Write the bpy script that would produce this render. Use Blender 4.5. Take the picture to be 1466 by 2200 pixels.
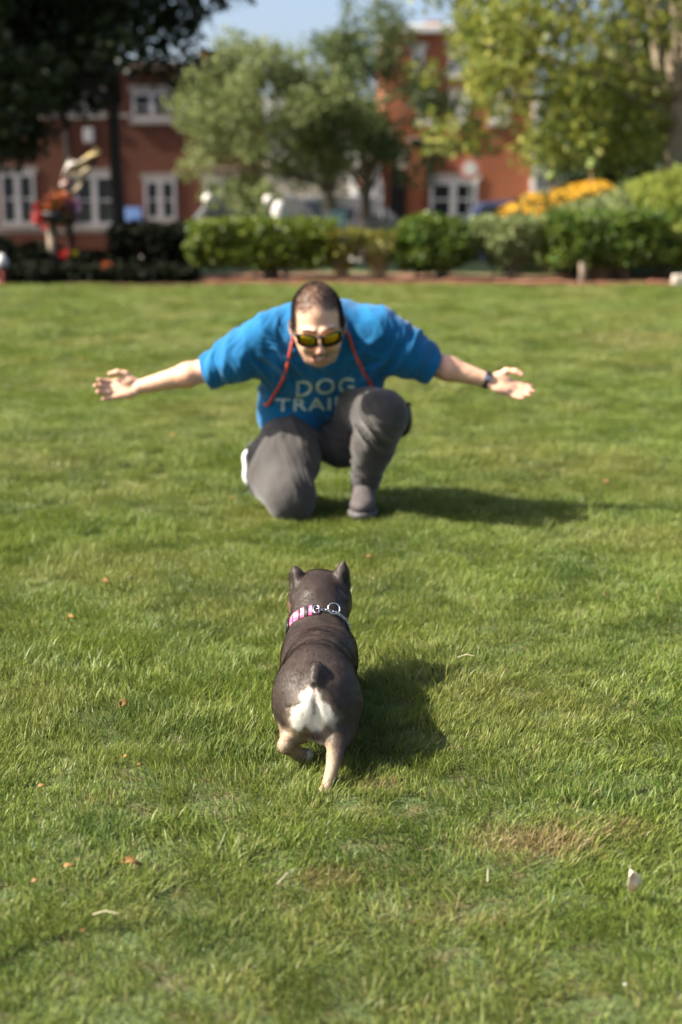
import bpy, math, random
import numpy as np
from mathutils import Vector, Matrix, Euler
from mathutils.bvhtree import BVHTree

rng = np.random.default_rng(7)
random.seed(7)
for o in list(bpy.data.objects):
    bpy.data.objects.remove(o)
scene = bpy.context.scene
C = scene.collection

# ------------------------------------------------------------------ camera
PITCH = math.radians(12.9); CAMH = 1.2; FPX = 3056.0
cam = bpy.data.cameras.new('camera'); camo = bpy.data.objects.new('camera', cam); C.objects.link(camo)
camo.location = (0, 0, CAMH); camo.rotation_euler = (math.pi/2 - PITCH, 0, 0)
cam.lens = 50; cam.sensor_width = 36; cam.clip_end = 2000; cam.clip_start = 0.05
cam.dof.use_dof = True; cam.dof.focus_distance = 3.08; cam.dof.aperture_fstop = 2.3
scene.camera = camo

# ------------------------------------------------------------------ light
SUN_DIR = Vector((-1.0, -0.15, .90)).normalized()      # towards the sun
world = bpy.data.worlds.new('World'); scene.world = world; world.use_nodes = True
wn = world.node_tree; bg = wn.nodes['Background']
sky = wn.nodes.new('ShaderNodeTexSky'); sky.sky_type = 'NISHITA'; sky.sun_disc = False
sky.sun_elevation = math.asin(SUN_DIR.z); sky.sun_rotation = math.atan2(SUN_DIR.x, SUN_DIR.y)
sky.dust_density = 3.4; sky.air_density = 0.7; sky.ozone_density = 0.5
wn.links.new(sky.outputs[0], bg.inputs[0]); bg.inputs[1].default_value = 0.086
sun = bpy.data.lights.new('sun', 'SUN'); suno = bpy.data.objects.new('sun', sun); C.objects.link(suno)
sun.energy = 5.0; sun.angle = math.radians(0.55); sun.color = (1.0, 0.92, 0.78)
suno.rotation_euler = (-SUN_DIR).to_track_quat('-Z', 'Y').to_euler()
vs = scene.view_settings; vs.view_transform = 'Standard'; vs.look = 'None'; vs.gamma = 1; vs.exposure = 1.6
scene.render.engine = 'CYCLES'
scene.cycles.use_denoising = True
scene.cycles.max_bounces = 6; scene.cycles.diffuse_bounces = 3; scene.cycles.glossy_bounces = 3
scene.cycles.transmission_bounces = 4; scene.cycles.transparent_max_bounces = 6
scene.cycles.sample_clamp_indirect = 6

# ------------------------------------------------------------------ helpers
cP, sP = math.cos(PITCH), math.sin(PITCH)
def P(px, py, Y):
    """a point of the place at distance Y, found on the line of sight of a photo pixel"""
    a = (px-733)/FPX; b = (1100-py)/FPX
    dy = cP + b*sP; dz = -sP + b*cP
    t = Y/dy
    return np.array([a*t, Y, CAMH + dz*t])
def G(px, py, z=0.0):
    a = (px-733)/FPX; b = (1100-py)/FPX
    dy = cP + b*sP; dz = -sP + b*cP
    t = (z-CAMH)/dz
    return np.array([a*t, dy*t, z])
def proj(v):
    v = np.asarray(v); y = v[..., 1]; z = v[..., 2]-CAMH
    d = y*cP - z*sP; u = y*sP + z*cP
    return 733+FPX*v[..., 0]/d, 1100-FPX*u/d

def tag(o, label=None, cat=None, group=None, kind=None):
    if label: o['label'] = label
    if cat: o['category'] = cat
    if group: o['group'] = group
    if kind: o['kind'] = kind
    return o
def empty(name, loc, rz=0, **k):
    o = bpy.data.objects.new(name, None); C.objects.link(o); o.location = loc; o.rotation_euler = (0, 0, rz)
    o.empty_display_size = .1
    return tag(o, **k)
def chain(q):
    M = Matrix.LocRotScale(q.location, q.rotation_euler, q.scale)
    if q.parent is None: return M
    return chain(q.parent) @ q.matrix_parent_inverse @ M
def link(name, me, mat, parent=None):
    o = bpy.data.objects.new(name, me); C.objects.link(o)
    if mat is not None and len(me.materials) == 0:
        for m in (mat if isinstance(mat, (list, tuple)) else [mat]): me.materials.append(m)
    if parent is not None:
        o.parent = parent; o.matrix_parent_inverse = chain(parent).inverted()
    return o
def mesh(name, v, f, smooth=False, attrs=None):
    """numpy verts and equal-sized faces (array) or list of faces"""
    me = bpy.data.meshes.new(name); v = np.asarray(v, dtype=np.float32)
    if isinstance(f, np.ndarray):
        n, k = f.shape
        me.vertices.add(len(v)); me.vertices.foreach_set('co', v.ravel())
        me.loops.add(n*k); me.loops.foreach_set('vertex_index', f.astype(np.int32).ravel())
        me.polygons.add(n); me.polygons.foreach_set('loop_start', np.arange(0, n*k, k, dtype=np.int32))
        me.update(calc_edges=True)
    else:
        me.from_pydata(v.tolist(), [], [list(map(int, q)) for q in f]); me.update()
    if smooth: me.polygons.foreach_set('use_smooth', np.ones(len(me.polygons), dtype=bool))
    for nme, arr in (attrs or {}).items():
        arr = np.asarray(arr, dtype=np.float32)
        if arr.ndim == 1:
            a = me.attributes.new(nme, 'FLOAT', 'POINT'); a.data.foreach_set('value', arr)
        else:
            a = me.attributes.new(nme, 'FLOAT_COLOR', 'POINT')
            if arr.shape[1] == 3: arr = np.concatenate([arr, np.ones((len(arr), 1), np.float32)], 1)
            a.data.foreach_set('color', arr.ravel())
    return me
class MB:
    """collects boxes, tubes and prisms for ONE mesh"""
    def __init__(s): s.v = []; s.f = []
    def add(s, v, f):
        b = len(s.v); s.v += [tuple(map(float, p)) for p in v]; s.f += [tuple(i+b for i in q) for q in f]; return s
    def box(s, x0, x1, y0, y1, z0, z1, bev=0.0):
        v = [(x, y, z) for x in (x0, x1) for y in (y0, y1) for z in (z0, z1)]
        return s.add(v, [(0, 1, 3, 2), (4, 6, 7, 5), (0, 4, 5, 1), (2, 3, 7, 6), (0, 2, 6, 4), (1, 5, 7, 3)])
    def tube(s, pts, rad, n=8, cap=True):
        pts = [np.array(p, float) for p in pts]
        if np.isscalar(rad): rad = [rad]*len(pts)
        rings = []; ref = np.array([0.13, 0.21, 1.0])
        for i, p in enumerate(pts):
            t = (pts[min(i+1, len(pts)-1)]-pts[max(i-1, 0)]); t /= np.linalg.norm(t)+1e-9
            if abs(t@ref)/np.linalg.norm(ref) > .95: r_ = np.array([1.0, .1, 0])
            else: r_ = ref
            a = np.cross(t, r_); a /= np.linalg.norm(a); b = np.cross(t, a)
            rings.append([p + rad[i]*(math.cos(2*math.pi*k/n)*a+math.sin(2*math.pi*k/n)*b) for k in range(n)])
        v = [q for r in rings for q in r]; f = []
        for i in range(len(pts)-1):
            for k in range(n):
                f.append((i*n+k, i*n+(k+1) % n, (i+1)*n+(k+1) % n, (i+1)*n+k))
        if cap: f.append(tuple(range(n))[::-1]); f.append(tuple((len(pts)-1)*n+k for k in range(n)))
        return s.add(v, f)
    def build(s, name, mat, parent=None, smooth=False, bevel=0):
        o = link(name, mesh(name, s.v, s.f, smooth), mat, parent)
        if bevel:
            m = o.modifiers.new('bevel', 'BEVEL'); m.width = bevel; m.segments = 2
        return o

# value noise in numpy
def _h(ix, iy, iz, seed=0):
    n = (ix*374761393 + iy*668265263 + iz*2147483647 + seed*1274126177) & 0xffffffff
    n = ((n ^ (n >> 13))*1274126177) & 0xffffffff
    return ((n ^ (n >> 16)) & 0xffff)/65535.0
def vnoise(x, y, z, seed=0):
    ix = np.floor(x).astype(np.int64); iy = np.floor(y).astype(np.int64); iz = np.floor(z).astype(np.int64)
    fx = x-ix; fy = y-iy; fz = z-iz
    fx = fx*fx*(3-2*fx); fy = fy*fy*(3-2*fy); fz = fz*fz*(3-2*fz)
    r = 0
    for a in (0, 1):
        for b in (0, 1):
            for c in (0, 1):
                w = (fx if a else 1-fx)*(fy if b else 1-fy)*(fz if c else 1-fz)
                r = r + w*_h(ix+a, iy+b, iz+c, seed)
    return r*2-1

# ------------------------------------------------------------------ signed-distance sculpting
class SDF:
    def __init__(s, lo, hi, h):
        s.lo = np.array(lo, float); s.h = h
        s.n = np.ceil((np.array(hi)-s.lo)/h).astype(int)+1
        s.d = np.full(s.n, 0.5, np.float32)
    def sub(s, lo, hi):
        a = np.clip(np.floor((lo-s.lo)/s.h).astype(int), 0, s.n-1); b = np.clip(np.ceil((hi-s.lo)/s.h).astype(int)+1, 1, s.n)
        sl = tuple(slice(i, j) for i, j in zip(a, b))
        g = [((np.arange(i, j))*s.h+o).astype(np.float32) for i, j, o in zip(a, b, s.lo)]
        return sl, g[0][:, None, None], g[1][None, :, None], g[2][None, None, :]
    def put(s, sl, b, k, op):
        a = s.d[sl]
        if op == 'add':
            hh = np.clip(.5+.5*(a-b)/k, 0, 1); s.d[sl] = a*(1-hh)+b*hh - k*hh*(1-hh)
        else:
            hh = np.clip(.5-.5*(a+b)/k, 0, 1); s.d[sl] = a*(1-hh)-b*hh + k*hh*(1-hh)
    def cone(s, a, b, ra, rb, k=.02, op='add', flat=None):
        a = np.array(a, float); b = np.array(b, float); m = max(ra, rb)+k+3*s.h
        sl, X, Y, Z = s.sub(np.minimum(a, b)-m, np.maximum(a, b)+m)
        ab = b-a; L = ab@ab+1e-12
        px, py, pz = X-a[0], Y-a[1], Z-a[2]
        t = np.clip((px*ab[0]+py*ab[1]+pz*ab[2])/L, 0, 1)
        d = np.sqrt((px-t*ab[0])**2+(py-t*ab[1])**2+(pz-t*ab[2])**2) - (ra+(rb-ra)*t)
        s.put(sl, d.astype(np.float32), k, op); return s
    def ell(s, c, r, R=None, k=.02, op='add'):
        """R: 3 rows = local axes"""
        c = np.array(c, float); r = np.array(r, float); m = r.max()+k+3*s.h
        sl, X, Y, Z = s.sub(c-m, c+m)
        R = np.eye(3) if R is None else np.array(R, float)
        p = [X-c[0], Y-c[1], Z-c[2]]
        q = [(R[i][0]*p[0]+R[i][1]*p[1]+R[i][2]*p[2]) for i in range(3)]
        k0 = np.sqrt(sum((q[i]/r[i])**2 for i in range(3))); k1 = np.sqrt(sum((q[i]/r[i]**2)**2 for i in range(3)))+1e-6
        d = k0*(k0-1)/k1
        s.put(sl, d.astype(np.float32), k, op); return s
    def chain(s, pts, rads, k=.02, op='add'):
        for i in range(len(pts)-1): s.cone(pts[i], pts[i+1], rads[i], rads[i+1], k, op)
        return s
    def plane(s, p, n, near=None, r=.2):
        """cut away what lies on the side n points to, within r of p"""
        p = np.array(p, float); n = np.array(n, float); n /= np.linalg.norm(n)
        sl, X, Y, Z = s.sub(p-r, p+r)
        d = (X-p[0])*n[0]+(Y-p[1])*n[1]+(Z-p[2])*n[2]
        inside = ((X-p[0])**2+(Y-p[1])**2+(Z-p[2])**2) < r*r
        s.d[sl] = np.where(inside, np.maximum(s.d[sl], d), s.d[sl]); return s
    def displace(s, fn, band=.03):
        m = np.abs(s.d) < band
        ix = np.nonzero(m)
        x, y, z = [ix[i]*s.h+s.lo[i] for i in range(3)]
        s.d[ix] += fn(x, y, z).astype(np.float32); return s
    def surface(s):
        d = s.d; S = d < 0
        c = np.zeros(np.array(d.shape)-1, np.int8)
        for a in (0, 1):
            for b in (0, 1):
                for e in (0, 1):
                    c += S[a:a+c.shape[0], b:b+c.shape[1], e:e+c.shape[2]]
        act = np.nonzero((c > 0) & (c < 8)); n = len(act[0])
        idx = np.full(c.shape, -1, np.int32); idx[act] = np.arange(n)
        acc = np.zeros((n, 3)); cnt = np.zeros(n)
        cor = [(a, b, e) for a in (0, 1) for b in (0, 1) for e in (0, 1)]
        val = {q: d[act[0]+q[0], act[1]+q[1], act[2]+q[2]] for q in cor}
        for q in cor:
            for ax in range(3):
                if q[ax] == 0:
                    w = list(q); w[ax] = 1; w = tuple(w)
                    f0, f1 = val[q], val[w]; cr = (f0 < 0) != (f1 < 0)
                    t = np.where(cr, f0/(f0-f1+1e-20), 0)
                    p = np.array(q, float)[None, :].repeat(n, 0); p[:, ax] += t
                    acc += p*cr[:, None]; cnt += cr
        V = (acc/cnt[:, None]+np.stack(act, 1))*s.h + s.lo
        F = []
        for ax in range(3):
            o1, o2 = [(1, 2), (2, 0), (0, 1)][ax]
            sh = list(d.shape); sh[ax] -= 1
            s0 = [slice(None)]*3; s1 = [slice(None)]*3; s0[ax] = slice(0, -1); s1[ax] = slice(1, None)
            A = S[tuple(s0)]; B = S[tuple(s1)]
            e = np.nonzero(A != B); e = np.stack(e, 1)
            ok = (e[:, o1] > 0) & (e[:, o2] > 0) & (e[:, o1] < d.shape[o1]-1) & (e[:, o2] < d.shape[o2]-1)
            e = e[ok]; fl = A[tuple(e.T)]
            def g(a, b):
                q = e.copy(); q[:, o1] -= a; q[:, o2] -= b; return idx[tuple(q.T)]
            Q = np.stack([g(1, 1), g(0, 1), g(0, 0), g(1, 0)], 1)
            Q[~fl] = Q[~fl][:, ::-1]
            F.append(Q)
        return V, np.concatenate(F)
def vnormals(V, F):
    a = V[F[:, 1]]-V[F[:, 0]]; b = V[F[:, 2]]-V[F[:, 0]]; n = np.cross(a, b)
    N = np.zeros_like(V)
    for k in range(F.shape[1]):
        for c in range(3): N[:, c] += np.bincount(F[:, k], n[:, c], len(V))
    return N/(np.linalg.norm(N, axis=1, keepdims=True)+1e-12)
def nrm(v): v = np.array(v, float); return v/np.linalg.norm(v)

# ------------------------------------------------------------------ materials
def mat(name, col, rough=.7, noise=None, bump=None, metal=0, spec=.4, attr=None, trans=0, sheen=0, coat=0):
    """noise=(scale, colour2, lo, hi); bump=(scale, strength, distance); attr=(attribute, colour at 1) or 'rgb:<name>'"""
    m = bpy.data.materials.new(name); m.use_nodes = True; nt = m.node_tree; N = nt.nodes; L = nt.links
    b = N['Principled BSDF']; b.inputs['Roughness'].default_value = rough; b.inputs['Metallic'].default_value = metal
    b.inputs['Specular IOR Level'].default_value = spec
    if sheen: b.inputs['Sheen Weight'].default_value = sheen; b.inputs['Sheen Roughness'].default_value = .5
    if coat: b.inputs['Coat Weight'].default_value = coat
    tc = N.new('ShaderNodeTexCoord')
    rgb = N.new('ShaderNodeRGB'); rgb.outputs[0].default_value = (*col, 1); out = rgb.outputs[0]
    if isinstance(attr, str):
        a = N.new('ShaderNodeAttribute'); a.attribute_name = attr.split(':')[1]; out = a.outputs['Color']
    elif attr:
        a = N.new('ShaderNodeAttribute'); a.attribute_name = attr[0]
        mx = N.new('ShaderNodeMixRGB'); L.new(a.outputs['Fac'], mx.inputs[0]); L.new(out, mx.inputs[1]); mx.inputs[2].default_value = (*attr[1], 1); out = mx.outputs[0]
    if noise:
        t = N.new('ShaderNodeTexNoise'); t.inputs['Scale'].default_value = noise[0]; t.inputs['Detail'].default_value = 5
        L.new(tc.outputs['Object'], t.inputs['Vector'])
        r = N.new('ShaderNodeMapRange'); r.inputs[1].default_value = noise[2]; r.inputs[2].default_value = noise[3]; L.new(t.outputs[0], r.inputs[0])
        mx = N.new('ShaderNodeMixRGB'); L.new(r.outputs[0], mx.inputs[0]); L.new(out, mx.inputs[1]); mx.inputs[2].default_value = (*noise[1], 1); out = mx.outputs[0]
    L.new(out, b.inputs['Base Color'])
    if bump:
        t = N.new('ShaderNodeTexNoise'); t.inputs['Scale'].default_value = bump[0]; t.inputs['Detail'].default_value = 4
        L.new(tc.outputs['Object'], t.inputs['Vector'])
        bp = N.new('ShaderNodeBump'); bp.inputs['Strength'].default_value = bump[1]; bp.inputs['Distance'].default_value = bump[2]
        L.new(t.outputs[0], bp.inputs['Height']); L.new(bp.outputs[0], b.inputs['Normal'])
    if trans:
        tr = N.new('ShaderNodeBsdfTranslucent'); L.new(out, tr.inputs[0])
        ms = N.new('ShaderNodeMixShader'); ms.inputs[0].default_value = trans
        L.new(b.outputs[0], ms.inputs[1]); L.new(tr.outputs[0], ms.inputs[2]); L.new(ms.outputs[0], N['Material Output'].inputs[0])
    return m
def leafmat(name, dark, light, trans=.3, rough=.5, spec=.3): return mat(name, dark, rough, attr=('v', light), trans=trans, spec=spec)

def brickmat(name, c1, c2, mortar, sx):
    m = bpy.data.materials.new(name); m.use_nodes = True; nt = m.node_tree; N = nt.nodes; L = nt.links
    b = N['Principled BSDF']; b.inputs['Roughness'].default_value = .95; b.inputs['Specular IOR Level'].default_value = .12
    tc = N.new('ShaderNodeTexCoord'); mp = N.new('ShaderNodeMapping'); mp.inputs['Rotation'].default_value = (math.pi/2, 0, 0)
    L.new(tc.outputs['Object'], mp.inputs[0])
    br = N.new('ShaderNodeTexBrick'); br.inputs['Scale'].default_value = sx
    br.inputs['Color1'].default_value = (*c1, 1); br.inputs['Color2'].default_value = (*c2, 1); br.inputs['Mortar'].default_value = (*mortar, 1)
    br.inputs['Mortar Size'].default_value = .012; br.inputs['Brick Width'].default_value = .22; br.inputs['Row Height'].default_value = .075
    L.new(mp.outputs[0], br.inputs['Vector'])
    ns = N.new('ShaderNodeTexNoise'); ns.inputs['Scale'].default_value = .6; ns.inputs['Detail'].default_value = 6; L.new(tc.outputs['Object'], ns.inputs[0])
    hs = N.new('ShaderNodeHueSaturation'); mr = N.new('ShaderNodeMapRange'); mr.inputs[3].default_value = .65; mr.inputs[4].default_value = 1.35
    L.new(ns.outputs[0], mr.inputs[0]); L.new(mr.outputs[0], hs.inputs['Value']); L.new(br.outputs[0], hs.inputs['Color'])
    L.new(hs.outputs[0], b.inputs['Base Color'])
    bp = N.new('ShaderNodeBump'); bp.inputs['Strength'].default_value = .5; bp.inputs['Distance'].default_value = .01; bp.invert = True
    L.new(br.outputs['Fac'], bp.inputs['Height']); L.new(bp.outputs[0], b.inputs['Normal'])
    return m

M_brick = brickmat('brick_wall', (.088, .030, .018), (.062, .021, .013), (.07, .036, .026), 1.0)  # partial shade on the left house put into the darkened brick colours
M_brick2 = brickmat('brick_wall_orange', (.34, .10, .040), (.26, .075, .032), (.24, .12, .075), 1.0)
M_white = mat('white_paint', (.60, .58, .55), .5, noise=(3, (.5, .48, .45), .4, .7))
M_stone = mat('stone_trim', (.42, .37, .31), .8, noise=(5, (.33, .29, .24), .4, .7), bump=(20, .3, .01))
M_glass = mat('window_glass', (.02, .024, .03), .08, spec=.5)
M_dark = mat('dark_metal', (.012, .012, .014), .45, noise=(12, (.025, .024, .024), .4, .7))
M_roof = mat('slate_roof', (.12, .12, .13), .8, noise=(6, (.2, .19, .19), .4, .7), bump=(15, .4, .02))
M_bark = mat('bark', (.10, .075, .055), .9, noise=(14, (.2, .16, .12), .35, .7), bump=(25, .8, .03))
M_barkpale = mat('pale_bark', (.30, .24, .17), .9, noise=(9, (.16, .12, .085), .4, .7), bump=(22, .8, .03))
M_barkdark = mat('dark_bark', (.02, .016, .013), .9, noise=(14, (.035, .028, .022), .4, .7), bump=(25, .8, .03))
M_mulch = mat('mulch', (.16, .075, .045), .95, noise=(30, (.28, .15, .09), .4, .65), bump=(60, .9, .03))
M_asphalt = mat('asphalt', (.05, .05, .052), .9, noise=(8, (.075, .073, .07), .4, .7), bump=(90, .4, .01))
M_concrete = mat('concrete', (.36, .34, .31), .9, noise=(4, (.28, .265, .24), .4, .7), bump=(40, .3, .01))
M_edgebrick = mat('edging_brick', (.38, .16, .09), .9, noise=(18, (.28, .12, .08), .35, .7), bump=(50, .5, .01))
M_steel = mat('steel', (.6, .6, .6), .25, metal=1)

# ------------------------------------------------------------------ ground
def hgt(x, y):
    """gentle unevenness of the lawn, and the fall of the ground behind the beds"""
    u = .012*vnoise(x*1.6+3, y*1.6, x*0, 1)+.006*vnoise(x*4.5, y*4.5, x*0, 2)+.03*vnoise(x*.35, y*.35, x*0, 3)
    u = u*np.clip((y-1.0)/1.0, .6, 1)
    t = np.clip((y-23)/9, 0, 1); t = t*t*(3-2*t)
    return u*(1-t)-.95*t
ys = np.concatenate([np.arange(-3, 9, .06), np.arange(9, 24, .15), np.arange(24, 60, 1.0), [70, 90, 130, 200, 400, 900]])
xs = np.concatenate([[-900, -300, -100, -50, -30, -20], np.arange(-14, -4, .5), np.arange(-4, 4, .06), np.arange(4, 14.1, .5), [20, 30, 50, 100, 300, 900]])
XX, YY = np.meshgrid(xs, ys, indexing='ij'); ZZ = hgt(XX, YY)
nx, ny = XX.shape; ii = np.arange(nx*ny).reshape(nx, ny)
GF = np.stack([ii[:-1, :-1], ii[1:, :-1], ii[1:, 1:], ii[:-1, 1:]], -1).reshape(-1, 4)
M_soil = mat('lawn_soil', (.055, .082, .022), .95, noise=(25, (.085, .075, .03), .46, .66), bump=(80, .8, .02))
ground = link('ground', mesh('ground', np.stack([XX, YY, ZZ], -1).reshape(-1, 3), GF, True), M_soil); tag(ground, kind='structure')

# dry, thin spots of the lawn: x, y, radius x, radius y, strength
DRY = []
for px, py, rx, ry, s in ((1150, 1830, .13, .08, 1.0), (700, 1910, .08, .05, .8), (1000, 1990, .12, .05, .6), (815, 1715, .05, .03, .9),
                          (1330, 1800, .12, .06, .5), (1350, 740, .6, .9, .55), (250, 1750, .2, .1, .25), (1180, 1010, .3, .12, .3)):
    g = G(px, py); DRY.append((g[0], g[1], rx, ry, s))
def dryness(x, y):
    r = np.zeros_like(x)
    for cx, cy, rx, ry, s in DRY:
        d = ((x-cx)/rx)**2+((y-cy)/ry)**2
        r = np.maximum(r, s*np.exp(-d*1.1))
    return r

# grass: tiles of single blades, set out by geometry nodes (one object, nobody could count it)
def grass_tile(seed, nb, size=.26, hmin=.022, hmax=.058, w0=.0011, w1=.0024):
    r = np.random.default_rng(seed)
    bx = r.uniform(-size/2, size/2, nb); by = r.uniform(-size/2, size/2, nb)
    H = r.uniform(hmin, hmax, nb)*(.8+.35*vnoise(bx*14+seed, by*14, bx*0, 9)); W = r.uniform(w0, w1, nb)
    az = r.uniform(0, 2*np.pi, nb)
    cz = vnoise(bx*9+seed*7, by*9, bx*0, 4)*2.5; lean_az = cz + r.normal(0, .9, nb)     # tufts lean together
    lean = np.abs(r.normal(.35, .3, nb)).clip(0, 1.25); curl = r.uniform(.1, 1.0, nb)
    flat = r.random(nb) < .10; lean[flat] = r.uniform(1.1, 1.45, flat.sum())
    dx, dy = np.cos(lean_az), np.sin(lean_az)
    pts = []; x = bx.copy(); y = by.copy(); z = np.full(nb, -.004); K = 3
    ang = lean.copy(); pts.append((x.copy(), y.copy(), z.copy()))
    for k in range(K):
        st = H/K; x = x+dx*np.sin(ang)*st; y = y+dy*np.sin(ang)*st; z = z+np.cos(ang)*st
        pts.append((x.copy(), y.copy(), z.copy())); ang = np.minimum(ang+curl/K*1.3, 1.75)
    wx, wy = np.cos(az), np.sin(az)
    V = np.zeros((nb, 7, 3)); ws = [.75, 1.0, .72]
    for k in range(3):
        for s, c in ((-1, 0), (1, 1)):
            V[:, 2*k+c, 0] = pts[k][0]+s*wx*W*ws[k]/2; V[:, 2*k+c, 1] = pts[k][1]+s*wy*W*ws[k]/2; V[:, 2*k+c, 2] = pts[k][2]
    V[:, 6] = np.stack(pts[3], -1)
    b = (np.arange(nb)*7)[:, None, None]
    T = np.array([[0, 1, 3], [0, 3, 2], [2, 3, 5], [2, 5, 4], [4, 5, 6]])[None]+b
    v = np.repeat(r.random(nb), 7); dead = np.repeat((r.random(nb) < .05).astype(float), 7)
    tip = np.tile(np.array([0, 0, .33, .33, .66, .66, 1.0]), nb)
    return V.reshape(-1, 3), T.reshape(-1, 3), {'v': v, 'dead': dead, 'tip': tip}
def grass_material():
    m = bpy.data.materials.new('grass_blades'); m.use_nodes = True; nt = m.node_tree; N = nt.nodes; L = nt.links
    b = N['Principled BSDF']; b.inputs['Roughness'].default_value = .45; b.inputs['Specular IOR Level'].default_value = .30
    def at(n): a = N.new('ShaderNodeAttribute'); a.attribute_name = n; return a.outputs['Fac']
    def mix(f, a, c):
        x = N.new('ShaderNodeMixRGB')
        for i, q in ((0, f), (1, a), (2, c)):
            if isinstance(q, tuple): x.inputs[i].default_value = (*q, 1)
            elif isinstance(q, (int, float)): x.inputs[i].default_value = q
            else: L.new(q, x.inputs[i])
        return x.outputs[0]
    def rngn(src, a, c, lo=0, hi=1):
        x = N.new('ShaderNodeMapRange'); L.new(src, x.inputs[0])
        for i, q in enumerate((a, c, lo, hi)): x.inputs[i+1].default_value = q
        return x.outputs[0]
    geo = N.new('ShaderNodeNewGeometry')
    def noise(sc, det=3):
        t = N.new('ShaderNodeTexNoise'); t.inputs['Scale'].default_value = sc; t.inputs['Detail'].default_value = det
        L.new(geo.outputs['Position'], t.inputs['Vector']); return t.outputs[0]
    c = mix(at('v'), (.046, .100, .010), (.236, .292, .056))
    c = mix(rngn(noise(.9, 4), .42, .66, 0, .75), c, (.235, .235, .065))
    c = mix(rngn(noise(3.3, 3), .50, .68, 0, .6), c, (.034, .084, .016))
    c = mix(rngn(at('tip'), .0, .6, .75, 0), c, (.040, .050, .016))  # blade bases darkened to paint the shade deep in the turf
    # dry spots in the turf
    sep = N.new('ShaderNodeSeparateXYZ'); L.new(geo.outputs['Position'], sep.inputs[0])
    tot = None
    def mth(op, a, c_):
        x = N.new('ShaderNodeMath'); x.operation = op
        for i, q in ((0, a), (1, c_)):
            if q is None: continue
            if isinstance(q, (int, float)): x.inputs[i].default_value = q
            else: L.new(q, x.inputs[i])
        return x.outputs[0]
    for cx, cy, rx, ry, s in DRY:
        dx = mth('DIVIDE', mth('SUBTRACT', sep.outputs[0], float(cx)), rx); dy = mth('DIVIDE', mth('SUBTRACT', sep.outputs[1], float(cy)), ry)
        e = mth('MULTIPLY', mth('EXPONENT', mth('MULTIPLY', mth('ADD', mth('MULTIPLY', dx, dx), mth('MULTIPLY', dy, dy)), -1.1), None), s)
        tot = e if tot is None else mth('MAXIMUM', tot, e)
    f = mth('GREATER_THAN', tot, mth('ADD', mth('MULTIPLY', at('v'), .75), .12))
    c = mix(mth('MULTIPLY', f, .8), c, (.235, .165, .080))
    c = mix(mth('MULTIPLY', at('dead'), .8), c, (.26, .21, .09))
    L.new(c, b.inputs['Base Color'])
    tr = N.new('ShaderNodeBsdfTranslucent'); tc = mix(.3, c, (.19, .25, .04)); L.new(tc, tr.inputs[0])
    ms = N.new('ShaderNodeMixShader'); ms.inputs[0].default_value = .36
    L.new(b.outputs[0], ms.inputs[1]); L.new(tr.outputs[0], ms.inputs[2]); L.new(ms.outputs[0], N['Material Output'].inputs[0])
    return m
M_grass = grass_material()
tiles = bpy.data.collections.new('grass_tiles')
NT = 8
for k in range(NT):
    tall = k >= 6
    V, T, A = grass_tile(100+k, 2300 if not tall else 900, hmin=.018 if not tall else .026, hmax=.045 if not tall else .070, w1=.0024 if not tall else .0036)
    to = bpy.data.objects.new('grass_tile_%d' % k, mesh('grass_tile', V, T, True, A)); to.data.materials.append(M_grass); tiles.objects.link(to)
px_, sc_, rot_, id_ = [], [], [], []
def lay(y0, y1, step, scale, kx=.36, ex=1.5):
    y = y0
    while y < y1:
        half = kx*y+ex
        x = -half
        while x < half:
            X = x+random.uniform(-.22, .22)*step; Y = y+random.uniform(-.22, .22)*step
            px_.append((X, Y)); k = random.randrange(6) if random.random() > .06 else random.choice((6, 7))
            id_.append(k); sc_.append(scale*random.uniform(.85, 1.15)); rot_.append(random.uniform(0, 6.283))
            x += step
        y += step
lay(1.35, 5.2, .17, 1.0)
lay(5.2, 9.0, .21, 1.12)
lay(9.0, 17.75, .30, 1.45, kx=.42, ex=2.2)
pp = np.array(px_); zz = hgt(pp[:, 0], pp[:, 1]); sc_ = np.array(sc_)
dr = dryness(pp[:, 0], pp[:, 1]); near = pp[:, 1] < 6
zsc = np.array(sc_)*np.where(near, 1-.35*dr, 1)*(1+.22*vnoise(pp[:, 0]*1.3, pp[:, 1]*1.3, pp[:, 0]*0, 11))
gm = bpy.data.meshes.new('lawn_grass'); gm.vertices.add(len(pp))
gm.vertices.foreach_set('co', np.stack([pp[:, 0], pp[:, 1], zz-.001], -1).astype(np.float32).ravel())
for n_, arr, ty in (('sxy', sc_, 'FLOAT'), ('sz', zsc, 'FLOAT'), ('rot', np.array(rot_), 'FLOAT'), ('pick', np.array(id_), 'INT')):
    a = gm.attributes.new(n_, ty, 'POINT'); a.data.foreach_set('value', arr.astype(np.float32 if ty == 'FLOAT' else np.int32))
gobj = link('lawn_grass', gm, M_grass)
tag(gobj, 'short green mown grass covering the whole lawn', 'grass', kind='stuff')
ng = bpy.data.node_groups.new('grass_scatter', 'GeometryNodeTree')
ng.interface.new_socket('Geometry', in_out='INPUT', socket_type='NodeSocketGeometry'); ng.interface.new_socket('Geometry', in_out='OUTPUT', socket_type='NodeSocketGeometry')
gi = ng.nodes.new('NodeGroupInput'); go = ng.nodes.new('NodeGroupOutput'); iop = ng.nodes.new('GeometryNodeInstanceOnPoints')
ci = ng.nodes.new('GeometryNodeCollectionInfo'); ci.inputs['Collection'].default_value = tiles; ci.inputs['Separate Children'].default_value = True; ci.inputs['Reset Children'].default_value = True
def na(n, t): a = ng.nodes.new('GeometryNodeInputNamedAttribute'); a.data_type = t; a.inputs[0].default_value = n; return a.outputs[0]
cs = ng.nodes.new('ShaderNodeCombineXYZ'); cr = ng.nodes.new('ShaderNodeCombineXYZ')
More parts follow.
